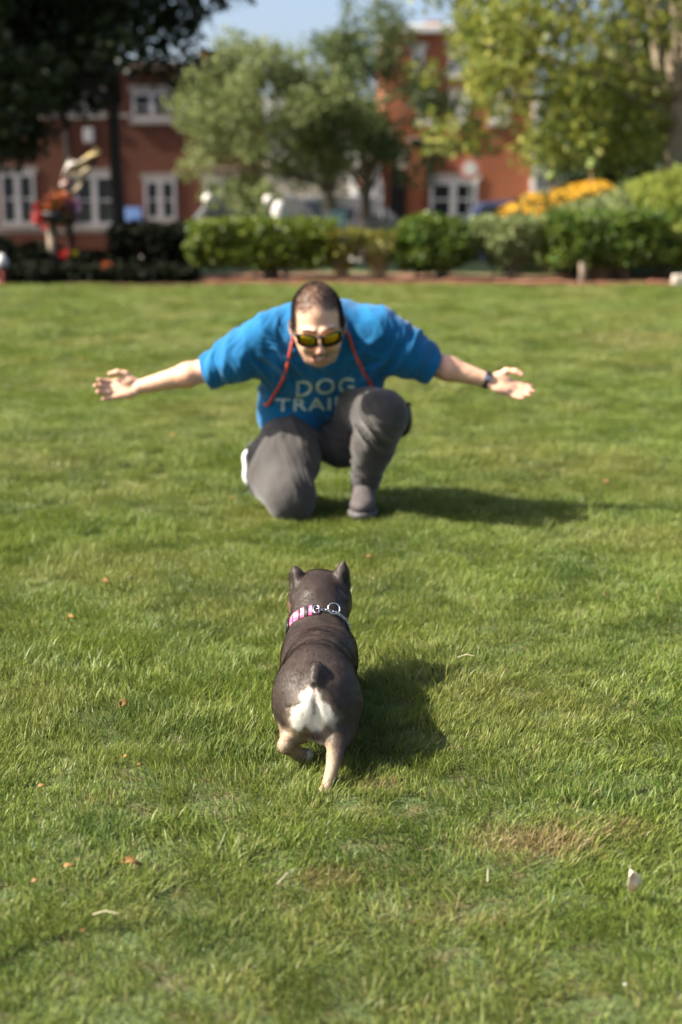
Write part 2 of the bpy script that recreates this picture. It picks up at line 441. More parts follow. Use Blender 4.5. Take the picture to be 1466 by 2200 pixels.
s_ = na('sxy', 'FLOAT'); ng.links.new(s_, cs.inputs[0]); ng.links.new(s_, cs.inputs[1]); ng.links.new(na('sz', 'FLOAT'), cs.inputs[2]); ng.links.new(na('rot', 'FLOAT'), cr.inputs[2])
ng.links.new(gi.outputs[0], iop.inputs['Points']); ng.links.new(ci.outputs[0], iop.inputs['Instance']); iop.inputs['Pick Instance'].default_value = True
ng.links.new(na('pick', 'INT'), iop.inputs['Instance Index']); ng.links.new(cs.outputs[0], iop.inputs['Scale']); ng.links.new(cr.outputs[0], iop.inputs['Rotation'])
ng.links.new(iop.outputs[0], go.inputs[0])
gobj.modifiers.new('scatter', 'NODES').node_group = ng

# the bed, pavement and street behind
def sheet(name, x0, x1, y0, y1, dz, m, ny=12, nx=2):
    xs = np.linspace(x0, x1, nx+1); ys = np.linspace(y0, y1, ny+1); X, Y = np.meshgrid(xs, ys, indexing='ij')
    Z = np.full_like(X, dz)+hgt(X, Y) if y1 < 24 else np.full_like(X, dz)
    n, k = X.shape; i = np.arange(n*k).reshape(n, k)
    F = np.stack([i[:-1, :-1], i[1:, :-1], i[1:, 1:], i[:-1, 1:]], -1).reshape(-1, 4)
    return tag(link(name, mesh(name, np.stack([X, Y, Z], -1).reshape(-1, 3), F, True), m), kind='structure')
sheet('planting_bed', -15, 15, 17.82, 19.6, .03, M_mulch, 14, 180)
M_turf = mat('far_turf', (.07, .11, .035), .9, noise=(3, (.11, .14, .05), .4, .65), bump=(60, .8, .03))
sheet('back_lawn', -15, 15, 19.6, 23, .012, M_turf, 10, 60)
sheet('pavement', -40, 40, 31.5, 33.5, -.84, M_concrete, 2)
sheet('street', -60, 60, 33.6, 40.5, -.94, M_asphalt, 2)
sheet('far_pavement', -60, 60, 40.6, 45.8, -.84, M_concrete, 2)

# ------------------------------------------------------------------ foliage
def leaves_mesh(name, cen, size, out=None, seed=0, upright=0.0, elong=1.9):
    """one folded four-cornered leaf per centre"""
    r = np.random.default_rng(seed); n = len(cen)
    d = r.normal(size=(n, 3)); d[:, 2] -= .35
    if out is not None: d += out*.9
    if upright: d[:, 2] += upright
    d /= np.linalg.norm(d, axis=1, keepdims=True)
    u = r.normal(size=(n, 3)); 
    if out is not None: u += out*.8
    u[:, 2] += .6
    w = np.cross(d, u); w /= np.linalg.norm(w, axis=1, keepdims=True)+1e-9
    nn = np.cross(w, d)
    s = (size*r.uniform(.6, 1.3, n))[:, None]
    V = np.stack([cen, cen+d*s*.55+w*s*.5/elong*1.9+nn*s*.1, cen+d*s*1.15, cen+d*s*.55-w*s*.5/elong*1.9+nn*s*.1], 1)
    b = (np.arange(n)*4)[:, None, None]
    T = (np.array([[0, 1, 2], [0, 2, 3]])[None]+b).reshape(-1, 3)
    return mesh(name, V.reshape(-1, 3), T, False, {'v': np.repeat(r.random(n)**1.3, 4)})
def clumps(centers, radii, per, seed, flat=.8):
    r = np.random.default_rng(seed); out = []; nr = []
    for c, R, n in zip(centers, radii, per):
        d = r.normal(size=(n, 3)); d /= np.linalg.norm(d, axis=1, keepdims=True)
        q = r.random(n)**.45
        p = d*q[:, None]*R; p[:, 2] *= flat
        out.append(p+c); nr.append(d)
    return np.concatenate(out), np.concatenate(nr)
def limb(a, b, r0, r1, bend, n=6, sd=0):
    rr = random.Random(sd); a = np.array(a, float); b = np.array(b, float); off = np.array([rr.uniform(-1, 1), rr.uniform(-1, 1), rr.uniform(-.2, .6)])*bend
    pts = []; rad = []
    for i in range(n+1):
        t = i/n; pts.append(a*(1-t)+b*t+off*math.sin(math.pi*t)+np.array([rr.uniform(-1, 1), rr.uniform(-1, 1), 0])*bend*.15); rad.append(r0+(r1-r0)*t)
    return pts, rad
def tree(base, fork, trunk_r, cc, cr, ncl, per, clr, leaf, lmat, bmat, seed, label, cat='tree', group=None, name='leafy_tree', lean=.1, hollow=.35, nlimb=9, keep=None):
    """base, fork: points of the trunk; cc, cr: centre and radii of the crown"""
    r = np.random.default_rng(seed)
    root = empty(name, tuple(base), label=label, cat=cat, group=group)
    cc = np.array(cc, float); cr = np.array(cr, float); cs = []
    while len(cs) < ncl:
        d = r.normal(size=3); d /= np.linalg.norm(d); q = hollow+(1-hollow)*r.random()**.6
        p = cc+d*cr*q*(1+.12*math.sin(5*d[0]+seed)+.1*math.sin(7*d[2]))
        if keep is None or keep(p): cs.append(p)
    cs = np.array(cs)
    rad = r.uniform(.65, 1.35, ncl)*clr
    cen, out = clumps(cs, rad, (per*(rad/clr)**2).astype(int)+1, seed)
    m = MB(); pts, rd = limb(base, fork, trunk_r*1.15, trunk_r*.8, lean, 7, seed); m.tube(pts, rd, 9)
    m.build('trunk', bmat, root, True)
    ends = cs[r.permutation(ncl)[:nlimb]]
    for k, e in enumerate(ends):
        m = MB(); st = np.array(pts[-1])*(1-.0)+0*e
        st = np.array(pts[-1 - (k % 2)])
        p2, r2 = limb(st, e, trunk_r*(.5 if k % 2 else .62), trunk_r*.1, np.linalg.norm(e-st)*.12, 6, seed+k); m.tube(p2, r2, 6)
        for j in range(3):
            e2 = cs[r.integers(ncl)]
            if np.linalg.norm(e2-p2[3]) < cr.max()*.8: q2, s2 = limb(p2[3], e2, trunk_r*.2, trunk_r*.05, .1, 4, seed+k*7+j); m.tube(q2, s2, 5)
        m.build('limb', bmat, root, True)
    link('crown', leaves_mesh('crown', cen, leaf, out, seed), lmat, root)
    return root

L_dark = leafmat('shade_dark_leaves', (.008, .014, .006), (.034, .052, .012), .16, .55)  # crown's own shade and its few sunlit leaves put into the colours
L_mid = leafmat('grey_green_leaves', (.11, .145, .05), (.21, .235, .08), .45, .6)
L_mid2 = leafmat('green_leaves', (.05, .08, .028), (.12, .15, .045), .35, .6)
L_yel = leafmat('yellow_green_leaves', (.11, .155, .034), (.33, .33, .055), .5, .5)
L_deep = leafmat('deep_green_leaves', (.018, .034, .014), (.05, .075, .025), .2, .55)
L_hedge = leafmat('hedge_leaves', (.055, .105, .012), (.17, .19, .022), .33, .45)
L_box = leafmat('box_leaves', (.036, .085, .012), (.135, .17, .022), .30, .45)
L_soft = leafmat('soft_leaves', (.13, .17, .06), (.24, .27, .10), .4, .6)
L_olive = leafmat('olive_leaves', (.10, .11, .02), (.22, .20, .03), .35, .5)
L_shade = leafmat('shade_dark_shrub_leaves', (.005, .007, .004), (.012, .015, .006), .1, .7, .08)  # shade under the big tree painted in as near-black leaf colour
L_pale = leafmat('pale_green_leaves', (.20, .26, .05), (.36, .38, .08), .45, .6)

# big dark tree, upper left
T0 = (-3.95, 26.0, -.5)
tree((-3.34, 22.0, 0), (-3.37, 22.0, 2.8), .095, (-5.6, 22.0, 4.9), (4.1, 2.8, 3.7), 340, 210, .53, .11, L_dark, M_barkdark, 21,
     'tall tree with leaves coloured dark for shade and a slim black trunk at the upper left', lean=.05, nlimb=12,
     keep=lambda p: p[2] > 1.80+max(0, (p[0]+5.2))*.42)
# middle trees in front of the houses
tree((-.10, 30, -.9), (-.25, 30, 1.2), .12, (-1.55, 30.0, 2.55), (2.05, 1.6, 1.85), 100, 135, .40, .085, L_mid, M_bark, 33,
     'small grey green tree with a loose rounded crown left of the lamp post', group=None, nlimb=8)
tree((.5, 31.5, -.95), (.55, 31.5, 1.3), .13, (.55, 31.5, 3.0), (1.65, 1.6, 2.0), 92, 135, .42, .085, L_mid2, M_bark, 35,
     'darker green tree just behind the lamp post, its top the tallest in the middle', nlimb=8)
# right hand tree: pale trunk, sunlit yellow green leaves
tree((5.60, 25.0, -.3), (5.75, 25.0, 2.6), .21, (4.9, 25.2, 4.6), (4.6, 2.6, 3.9), 340, 90, .48, .105, L_yel, M_barkpale, 47,
     'large pale trunked tree with sparse yellow green leaves at the right', nlimb=14, lean=.12,
     keep=lambda p: (p[0] > 3.3 or (p[0]*7.31 % 1) < .62) and p[2] > 1.6 and not (p[0] > 6.2 and p[2] < 2.6) and not (5.1 < p[0] < 6.5 and p[1] < 25.7 and p[2] < 4.0))
# deep green trees behind on the right
tree((8.2, 38, -.9), (8.2, 38, 1.0), .2, (8.3, 38, 2.6), (2.9, 1.8, 3.6), 150, 210, .75, .14, L_deep, M_barkdark, 51,
     'dense dark evergreen behind the pale trunk at the right edge', nlimb=4, name='evergreen_tree')
tree((12.6, 39, -.9), (12.6, 39, 1.0), .2, (12.4, 39, 3.2), (2.9, 1.8, 4.0), 120, 150, .8, .15, L_deep, M_barkdark, 53,
     'dark evergreen furthest to the right behind the grass mound', nlimb=4, name='evergreen_tree')

def shrub(name, x, y, w, d, h, n, leaf, lm, seed, label, group, shape='box', stems=7, z0=0.05, bare=.18, smat=None, cat='shrub'):
    r = np.random.default_rng(seed)
    root = empty(name, (x, y, 0.0), label=label, cat=cat, group=group)
    u = r.uniform(-1, 1, (n*3, 3))
    if shape == 'box': rad = (np.abs(u)**5).sum(1)**.2
    elif shape == 'round': rad = np.sqrt((u**2).sum(1))
    else:
        wv = .45+.55*np.clip((u[:, 2]+1)/1.3, 0, 1); rad = np.maximum(np.sqrt((u[:, 0]/wv)**2+(u[:, 1]/wv)**2), np.abs(u[:, 2]))
    lump = 1+.20*vnoise(u[:, 0]*w*2.6+seed, u[:, 1]*d*3, u[:, 2]*h*3, seed)+.08*vnoise(u[:, 0]*w*9+seed, u[:, 1]*d*9, u[:, 2]*h*9, seed)
    ok = (rad < lump) & (r.random(len(u)) < np.clip(rad, .35, 1)**2.2); u = u[ok][:n]
    zb = z0+bare*h
    c = np.stack([u[:, 0]*w/2, u[:, 1]*d/2, zb+(u[:, 2]+1)/2*(h-zb)], 1)
    # loose skirt: fewer leaves low down
    ok = r.random(len(c)) < np.clip((c[:, 2]-zb)/(h*.3)+.35, 0, 1); c = c[ok]; u = u[ok]
    o_ = u/np.linalg.norm(u, axis=1, keepdims=True)
    link('foliage', leaves_mesh('foliage', c+np.array([x, y, 0]), leaf, o_, seed), lm, root)
    for k in range(stems):
        m = MB(); bx = x+random.uniform(-.18, .18)*w; by = y+random.uniform(-.15, .15)*d
        ex = x+random.uniform(-.42, .42)*w; ey = y+random.uniform(-.3, .3)*d
        p, q = limb((bx, by, -.02), (ex, ey, h*.75), .018, .006, .05, 5, seed+k); m.tube(p, q, 5); m.build('stem', smat or M_bark, root, True)
    return root
GH = 'shrubs in the bed along the lawn'
def X(px, Y): return P(px, 600, Y)[0]
def shrub_px(name, a, b, top, Y, d, *args, **k):
    xa, xb = X(a, Y), X(b, Y); h = P(700, top, Y)[2]
    return shrub(name, (xa+xb)/2, Y, xb-xa, d, h, *args, **k)
M_tan = mat('tan_stems', (.34, .24, .13), .9, noise=(20, (.22, .15, .08), .4, .7))
shrub_px('clipped_hedge', 408, 722, 470, 18.6, .9, 11000, .055, L_hedge, 61, 'long clipped bright green hedge left of the sparse tan shrubs', GH, 'box', 14)
shrub_px('sparse_shrub', 690, 780, 492, 18.4, .6, 1300, .05, L_olive, 62, 'sparse olive shrub with tan stems right of the long hedge', GH, 'vase', 14, smat=M_tan)
shrub_px('sparse_shrub', 770, 850, 498, 18.4, .6, 700, .05, L_olive, 63, 'nearly bare tan shrub touching the round green bush', GH, 'vase', 18, smat=M_tan)
shrub_px('round_bush', 838, 1022, 460, 18.7, 1.1, 7500, .055, L_box, 64, 'rounded dark green bush with a brown base, right of the tan shrubs', GH, 'round', 10, bare=.05)
shrub_px('vase_shrub', 1012, 1172, 468, 18.8, .9, 3600, .055, L_soft, 65, 'soft grey green vase shaped shrub between the round bush and the clipped one', GH, 'vase', 12)
shrub_px('clipped_bush', 1168, 1432, 455, 18.7, 1.1, 10500, .055, L_box, 66, 'wide flat topped clipped bush with a brown stump in front', GH, 'box', 12, bare=.2, smat=M_tan)
shrub_px('pale_shrub', 1430, 1600, 470, 18.9, 1.0, 4500, .06, L_pale, 67, 'pale green shrub cut by the right edge of the photo', GH, 'round', 8, bare=.05)
m = MB(); x = X(1251, 18.05); m.tube([(x, 18.05, -.02), (x+.01, 18.06, .12), (x-.01, 18.07, .27)], [.06, .045, .035], 9)
tag(m.build('tree_stump', M_bark, None, True), 'short brown stump in front of the flat topped clipped bush', 'stump')
GS = 'dark shrubs in the shade of the tree'
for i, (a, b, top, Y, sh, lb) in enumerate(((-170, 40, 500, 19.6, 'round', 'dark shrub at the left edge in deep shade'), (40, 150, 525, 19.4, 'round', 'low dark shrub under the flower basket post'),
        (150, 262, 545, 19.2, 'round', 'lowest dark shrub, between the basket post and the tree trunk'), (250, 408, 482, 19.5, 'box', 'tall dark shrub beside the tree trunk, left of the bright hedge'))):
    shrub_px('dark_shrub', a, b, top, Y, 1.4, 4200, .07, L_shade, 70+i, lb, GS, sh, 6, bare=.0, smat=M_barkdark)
# low ground cover in front of the dark shrubs
r = np.random.default_rng(5); n = 9000
cx = r.uniform(X(-200, 18.2), X(420, 18.2), n); cy = r.uniform(17.9, 18.8, n); cz = .03+.22*r.random(n)*(1-.5*np.abs(vnoise(cx*2, cy*2, cx*0, 8)))
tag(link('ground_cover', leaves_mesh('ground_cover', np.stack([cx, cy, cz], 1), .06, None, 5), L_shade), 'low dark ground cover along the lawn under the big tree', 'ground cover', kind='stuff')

# flowers: yellow mounds rising to the right
M_yf = mat('yellow_petals', (.46, .215, .006), .6, noise=(30, (.50, .29, .012), .4, .6), trans=.2)
def flower_mound(px0, px1, top0, top1, bot, Y, n, lab, seed):
    xa, xb = X(px0, Y), X(px1, Y); za, zb = P(700, top0, Y)[2], P(700, top1, Y)[2]
    root = empty('flower_clump', ((xa+xb)/2, Y, 0), label=lab, cat='flowers', group='yellow flower clumps behind the bushes')
    r = np.random.default_rng(seed); t = r.random(n); x = xa+(xb-xa)*t; zt = za+(zb-za)*t; q = np.sqrt(r.random(n)); ang = r.uniform(0, np.pi, n)
    edge = np.sqrt(np.clip(1-((t-.5)*2)**4, 0, 1))
    y = Y-.55*np.cos(ang); z = zt*(.62+.38*np.sin(ang)*edge)
    c = np.stack([x, y, z], 1); out = np.stack([x*0, -np.cos(ang), np.sin(ang)], 1)
    V = []; T = []
    k = 5
    for i in range(n):   # daisies: five petals fanned round a centre
        N_ = out[i]+r.normal(size=3)*.35; N_[2] += .3; N_ /= np.linalg.norm(N_); a = np.cross(N_, [0, 0, 1.01]); a /= np.linalg.norm(a)+1e-9; b = np.cross(N_, a)
        s = r.uniform(.03, .05); base = len(V); V.append(c[i]+N_*.008)
        for j in range(2*k):
            th = math.pi*j/k; rr = s if j % 2 == 0 else s*.55; V.append(c[i]+rr*(math.cos(th)*a+math.sin(th)*b))
        for j in range(2*k): T.append((base, base+1+j, base+1+(j+1) % (2*k)))
    link('blooms', mesh('blooms', np.array(V), np.array(T)), M_yf, root)['kind'] = 'stuff'
    m2 = int(n*2.2); t = r.random(m2); x = xa+(xb-xa)*t; z = (za+(zb-za)*t)*r.random(m2)**.7*.93; y = Y+r.uniform(-.5, .7, m2)
    link('foliage', leaves_mesh('foliage', np.stack([x, y, z], 1), .07, None, seed), L_mid2, root)
flower_mound(1058, 1112, 452, 428, 470, 20.4, 330, 'small low clump of yellow flowers, leftmost of the three', 81)
flower_mound(1112, 1168, 415, 416, 466, 20.7, 420, 'middle rounded clump of yellow flowers', 82)
flower_mound(1150, 1325, 408, 378, 470, 21.2, 1100, 'largest clump of yellow flowers, rising to the right', 83)

# mound of tall fine grass and light leaves, right
def plume_mound(px0, px1, topa, topb, Y, n, lm, label, seed, leaf, depth=.9, name='grass_mound', cat='ornamental grass'):
    xa, xb = X(px0, Y), X(px1, Y); za, zb = P(700, topa, Y)[2], P(700, topb, Y)[2]; r = np.random.default_rng(seed)
    root = empty(name, ((xa+xb)/2, Y, 0), label=label, cat=cat)
    t = r.random(n); x = xa+(xb-xa)*t; y = Y+r.uniform(-depth, depth, n); zt = (za+(zb-za)*t**.8)*(1-.22*((y-Y)/depth)**2)*(1+.05*vnoise(x*3, y*3, x*0, seed))
    z = zt*(.25+.75*r.random(n)**.45)-.15
    link('foliage', leaves_mesh('foliage', np.stack([x, y, z], 1), leaf, None, seed, upright=1.6, elong=4.5), lm, root)
    m = MB()
    for k in range(40):
        u = r.random(); bx = xa+(xb-xa)*u; m.tube([(bx, Y, -.05), (bx+r.uniform(-.1, .1), Y+r.uniform(-.4, .4), (za+(zb-za)*u)*.8)], [.008, .004], 4)
    m.build('stem', M_tan, root)['kind'] = 'stuff'
    return root
plume_mound(1150, 1330, 452, 400, 20.2, 9000, L_soft, 'low soft green grass mound below the yellow flowers', 91, .14)
plume_mound(1280, 1560, 418, 312, 21.9, 19000, L_pale, 'tall light green mound of fine grass at the right edge', 92, .15, .8)
plume_mound(1320, 1560, 440, 400, 19.9, 7000, L_hedge, 'bright green leafy plant just behind the flat topped bush', 93, .10, .5, 'leafy_plant', 'plant')
# pale flower heads
M_cream = mat('cream_petals', (.16, .21, .05), .7, noise=(30, (.12, .16, .04), .4, .6))
def ball(c, r_, name, m, parent=None, sub=2, bumpy=.15, seed=0):
    import bmesh
    bm = bmesh.new(); bmesh.ops.create_icosphere(bm, subdivisions=sub, radius=1); rr = random.Random(seed)
    for v in bm.verts: v.co = Vector(c)+v.co*(r_*(1+rr.uniform(-bumpy, bumpy)))
    me = bpy.data.meshes.new(name); bm.to_mesh(me); bm.free()
    return link(name, me, m, parent)
for k, (px, py, lb) in enumerate(((1185, 372, 'lower left'), (1272, 345, 'upper right'))):
    Y = 21.0; c = P(px, py+8, Y); rt = empty('hydrangea', (c[0], Y, 0), label='pale green flower head on a stalk, %s of two beside the yellow flowers' % lb, cat='flower', group='pale flower heads')
    ball(c, .075, 'flower_head', M_cream, rt, 2, .25, k)
    MB().tube([(c[0], Y, 0), tuple(c)], .012, 6).build('stem', M_tan, rt)

# brick edging of the bed: single bricks
edge = empty('bed_edging', (0, 17.8, 0), kind='structure')
bmsh = [MB().box(-.1, .1, -.045, .045, -.05, h_) for h_ in (.05, .058, .066)]
bmsh = [mesh('brick', b.v, b.f) for b in bmsh]
x = X(455, 17.8); k = 0
while x < 5.6:
    o = bpy.data.objects.new('brick', bmsh[k % 3]); C.objects.link(o)
    if not o.data.materials: o.data.materials.append(M_edgebrick)
    o.parent = edge; o.matrix_parent_inverse = chain(edge).inverted()
    o.location = (x, 17.8+random.uniform(-.012, .012), float(hgt(np.array([x]), np.array([17.8]))[0])+random.uniform(-.005, .008)); o.rotation_euler = (random.uniform(-.05, .05), random.uniform(-.04, .04), random.uniform(-.05, .05))
    x += .212; k += 1
# the pale stone at the right end of the edging
m = MB().box(0, .32, -.08, .08, 0, .12); o = m.build('edging_stone', M_stone, None, False, .02); o.location = (X(1445, 17.7), 17.68, .02)
tag(o, 'pale stone block at the right end of the brick edging', 'stone')

# ------------------------------------------------------------------ buildings
def window(parent, x0, x1, z0, z1, yf, mull=1, rows=2, bar=.09, lintel=True, sill=True, fm=None, tm=None):
    """frame with its panes standing in the wall plane y = yf (outside is -y)"""
    m = MB(); fm = fm or M_white; w = bar
    m.box(x0, x0+w, yf-.06, yf+.12, z0, z1); m.box(x1-w, x1, yf-.06, yf+.12, z0, z1)
    m.box(x0+w, x1-w, yf-.06, yf+.12, z0, z0+w); m.box(x0+w, x1-w, yf-.06, yf+.12, z1-w, z1)
    for k in range(mull):
        c = x0+(x1-x0)*(k+1)/(mull+1); m.box(c-w*.9, c+w*.9, yf-.05, yf+.12, z0+w, z1-w)
    for j in range(1, rows):
        z = z0+(z1-z0)*j/rows; m.box(x0+w, x1-w, yf-.03, yf+.05, z-.03, z+.03)
    f = m.build('window', fm, parent)
    for k in range(mull+1):
        a = x0+(x1-x0)*k/(mull+1); b = x0+(x1-x0)*(k+1)/(mull+1)
        MB().box(a+w*.5, b-w*.5, yf+.06, yf+.07, z0+w*.5, z1-w*.5).build('pane', M_glass, f)
    if sill: MB().box(x0-.08, x1+.08, yf-.14, yf+.02, z0-.12, z0-.003).build('sill', tm or M_stone, f)
    if lintel: MB().box(x0-.1, x1+.1, yf-.05, yf+.02, z1+.003, z1+.2).build('lintel', tm or M_stone, f)
    return f
def wall_with_holes(name, x0, x1, z0, z1, yf, th, holes, m, parent):
    xs_ = sorted({x0, x1, *[h[0] for h in holes], *[h[1] for h in holes]}); zs_ = sorted({z0, z1, *[h[2] for h in holes], *[h[3] for h in holes]})
    b = MB()
    for i in range(len(xs_)-1):
        j = 0
        while j < len(zs_)-1:
            cx = (xs_[i]+xs_[i+1])/2
            free = lambda jj: not any(h[0] < cx < h[1] and h[2] < (zs_[jj]+zs_[jj+1])/2 < h[3] for h in holes)
            if free(j):
                k = j
                while k+1 < len(zs_)-1 and free(k+1): k += 1
                b.box(xs_[i], xs_[i+1], yf, yf+th, zs_[j], zs_[k+1]); j = k+1
            else: j += 1
    return b.build(name, m, parent)
YB = 44.0
M_dim = mat('shaded_white_paint', (.22, .215, .225), .6, noise=(3, (.17, .165, .17), .4, .7)); M_dimstone = mat('shaded_stone', (.15, .13, .12), .8, noise=(5, (.11, .10, .09), .4, .7))  # dimmed copies of white paint and stone, left house's shade in the colour
def bx(px): return float(P(px, 400, YB)[0])
def bz(py): return float(P(700, py, YB)[2])
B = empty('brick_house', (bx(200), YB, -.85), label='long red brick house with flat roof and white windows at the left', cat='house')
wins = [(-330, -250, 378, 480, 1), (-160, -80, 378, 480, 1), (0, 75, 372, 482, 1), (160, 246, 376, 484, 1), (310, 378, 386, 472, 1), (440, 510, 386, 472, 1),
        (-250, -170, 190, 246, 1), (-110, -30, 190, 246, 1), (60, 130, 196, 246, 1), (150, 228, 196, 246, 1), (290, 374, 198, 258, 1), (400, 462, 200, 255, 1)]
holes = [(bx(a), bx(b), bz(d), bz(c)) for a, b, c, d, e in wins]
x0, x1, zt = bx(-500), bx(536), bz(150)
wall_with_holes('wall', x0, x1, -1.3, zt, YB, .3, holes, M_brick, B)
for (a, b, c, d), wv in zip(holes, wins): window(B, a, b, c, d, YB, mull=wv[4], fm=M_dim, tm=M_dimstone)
MB().box(x0, x1, YB+.3, YB+9, -1.3, zt-.3).build('rear_block', M_brick, B)
MB().box(x0-.15, x1+.15, YB-.22, YB+9.1, zt+.002, zt+.22).build('cornice', mat('cornice', (.12, .07, .055), .8, noise=(5, (.08, .05, .04), .4, .7)), B, bevel=.03)
MB().box(x0, x1, YB-.06, YB-.003, bz(252), bz(244)).build('string_course', M_dimstone, B)
MB().box(x0, x1, YB-.05, YB-.003, bz(500), bz(493)).build('water_table', M_dimstone, B)
MB().tube([(bx(148), YB-.08, -.9), (bx(148), YB-.08, zt)], .06, 8).build('downpipe', M_dark, B)
MB().box(bx(186), bx(207), YB-.16, YB-.002, bz(306), bz(275)).build('wall_vent', M_dim, B, bevel=.02)
MB().box(bx(-12), bx(6), YB+2.5, YB+3.3, zt+.22, zt+1.1).build('chimney', M_brick, B)
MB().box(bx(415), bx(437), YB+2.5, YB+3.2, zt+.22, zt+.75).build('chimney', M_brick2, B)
# blue sign between the windows
MB().box(bx(252), bx(304), YB-.35, YB-.28, bz(474), bz(445)).build('sign_board', mat('blue_paint', (.09, .17, .38), .5, noise=(5, (.12, .2, .4), .4, .7)), (bs := empty('wall_sign', (bx(278), YB-.3, -.85), label='faded blue board low on the brick wall beside the tree trunk', cat='sign')))
for q in (256, 300): MB().box(bx(q)-.03, bx(q)+.03, YB-.275, YB-.003, bz(462), bz(456)).build('bracket', M_dark, bs)

# grey roofed house beyond
Y2 = 62.0
def b2x(px): return float(P(px, 400, Y2)[0])
def b2z(py): return float(P(700, py, Y2)[2])
H2 = empty('grey_house', (b2x(700), Y2, -1), label='pale house with a grey slate roof seen between the middle trees', cat='house')
hw = [(b2x(a), b2x(a+22), b2z(350), b2z(310)) for a in (560, 610, 660, 710, 760)]
wall_with_holes('wall', b2x(545), b2x(840), -1.3, b2z(268), Y2, .3, hw, M_stone, H2)
for a, b, c, d in hw: window(H2, a, b, c, d, Y2, 0)
MB().add([(b2x(540), Y2-.3, b2z(268)), (b2x(845), Y2-.3, b2z(268)), (b2x(845), Y2+5, b2z(190)), (b2x(540), Y2+5, b2z(190)), (b2x(540), Y2+10, b2z(268)), (b2x(845), Y2+10, b2z(268))],
         [(0, 1, 2, 3), (3, 2, 5, 4), (0, 3, 4), (1, 5, 2), (0, 4, 5, 1)]).build('roof', M_roof, H2)
MB().box(b2x(690), b2x(712), Y2+4.5, Y2+5.3, b2z(200), b2z(165)).build('chimney', M_brick, H2)

# right hand brick house
YR = 43.0
def rx(px): return float(P(px, 400, YR)[0])
def rz(py): return float(P(700, py, YR)[2])
R = empty('brick_house', (rx(1000), YR, -.85), label='orange brick house with chimney and white doors behind the yellow green tree', cat='house')
rw = [(884, 908, 108, 150, 0), (960, 1000, 100, 160, 1), (1050, 1090, 100, 160, 1), (895, 925, 205, 262, 0), (965, 1005, 205, 262, 1), (1050, 1090, 205, 262, 1), (923, 1026, 388, 470, 1)]
door = (838, 872, 366, 500)
rh = [(rx(a), rx(b), rz(d), rz(c)) for a, b, c, d, e in rw]; dh = (rx(door[0]), rx(door[1]), -.9, rz(door[2]))
wall_with_holes('wall', rx(822), rx(1152), -1.3, rz(72), YR, .3, rh+[dh], M_brick2, R)
for (a, b, c, d), wv in zip(rh, rw): window(R, a, b, c, d, YR, mull=wv[4], bar=.11 if wv[1]-wv[0] > 90 else .09)
MB().box(dh[0], dh[1], YR+.1, YR+.15, dh[2], dh[3]).build('door', M_dark, R)
MB().box(rx(822), rx(1152), YR+.3, YR+9, -1.3, rz(80)).build('rear_block', M_brick2, R)
MB().box(rx(818), rx(1156), YR-.3, YR+9.1, rz(72)+.002, rz(72)+.24).build('cornice', M_white, R, bevel=.04)
MB().box(rx(878), rx(908), YR-.35, YR-.002, -1.2, rz(305)).build('pillar', M_brick2, R)
MB().box(rx(874), rx(912), YR-.4, YR-.002, rz(305)+.002, rz(296)).build('pillar_cap', M_stone, R)
MB().box(rx(850), rx(876), YR-.25, YR-.002, rz(362), rz(322)).build('stone_panel', M_stone, R)
MB().box(rx(918), rx(955), YR+1.5, YR+2.3, rz(72)+.24, rz(32)).build('chimney', M_brick2, R)
MB().box(rx(965), rx(1020), YR+.8, YR+2.4, rz(72)+.24, rz(48)).build('dormer', M_white, R, bevel=.03)
MB().box(rx(1040), rx(1066), YR+1.5, YR+2.3, rz(72)+.24, rz(40)).build('chimney', M_brick2, R)
MB().box(rx(1140), rx(1150), YR-.12, YR-.002, -1.2, rz(72)).build('corner_trim', M_white, R)
# bay with white window at the left of that house
YW = 41.6
wx = lambda px: float(P(px, 400, YW)[0]); wz = lambda py: float(P(700, py, YW)[2])
Wd = empty('porch', (wx(785), YW, -.85), label='white framed glazed porch left of the dark doorway', cat='porch')
hs = [(wx(762), wx(806), wz(455), wz(352))]
wall_with_holes('wall', wx(750), wx(818), -1.3, wz(335), YW, .2, hs, M_white, Wd); window(Wd, *hs[0], YW, 1, 3, .1)
MB().box(wx(750), wx(818), YW+.2, YW+1.3, -1.3, wz(340)).build('side_block', M_white, Wd)
MB().add([(wx(744), YW-.2, wz(335)), (wx(824), YW-.2, wz(335)), (wx(824), YW+1.35, wz(318)), (wx(744), YW+1.35, wz(318))], [(0, 1, 2, 3)]).build('roof', M_roof, Wd).modifiers.new('s', 'SOLIDIFY').thickness = .08
# low dark wall in front of the porch
m = MB(); m.box(X(790, 30)-.1, X(850, 30)+.1, 29.9, 30.2, -.9, P(800, 470, 30)[2]); tag(m.build('garden_wall', M_roof, None, bevel=.02), 'low dark grey wall just above the sparse tan shrubs', 'wall')

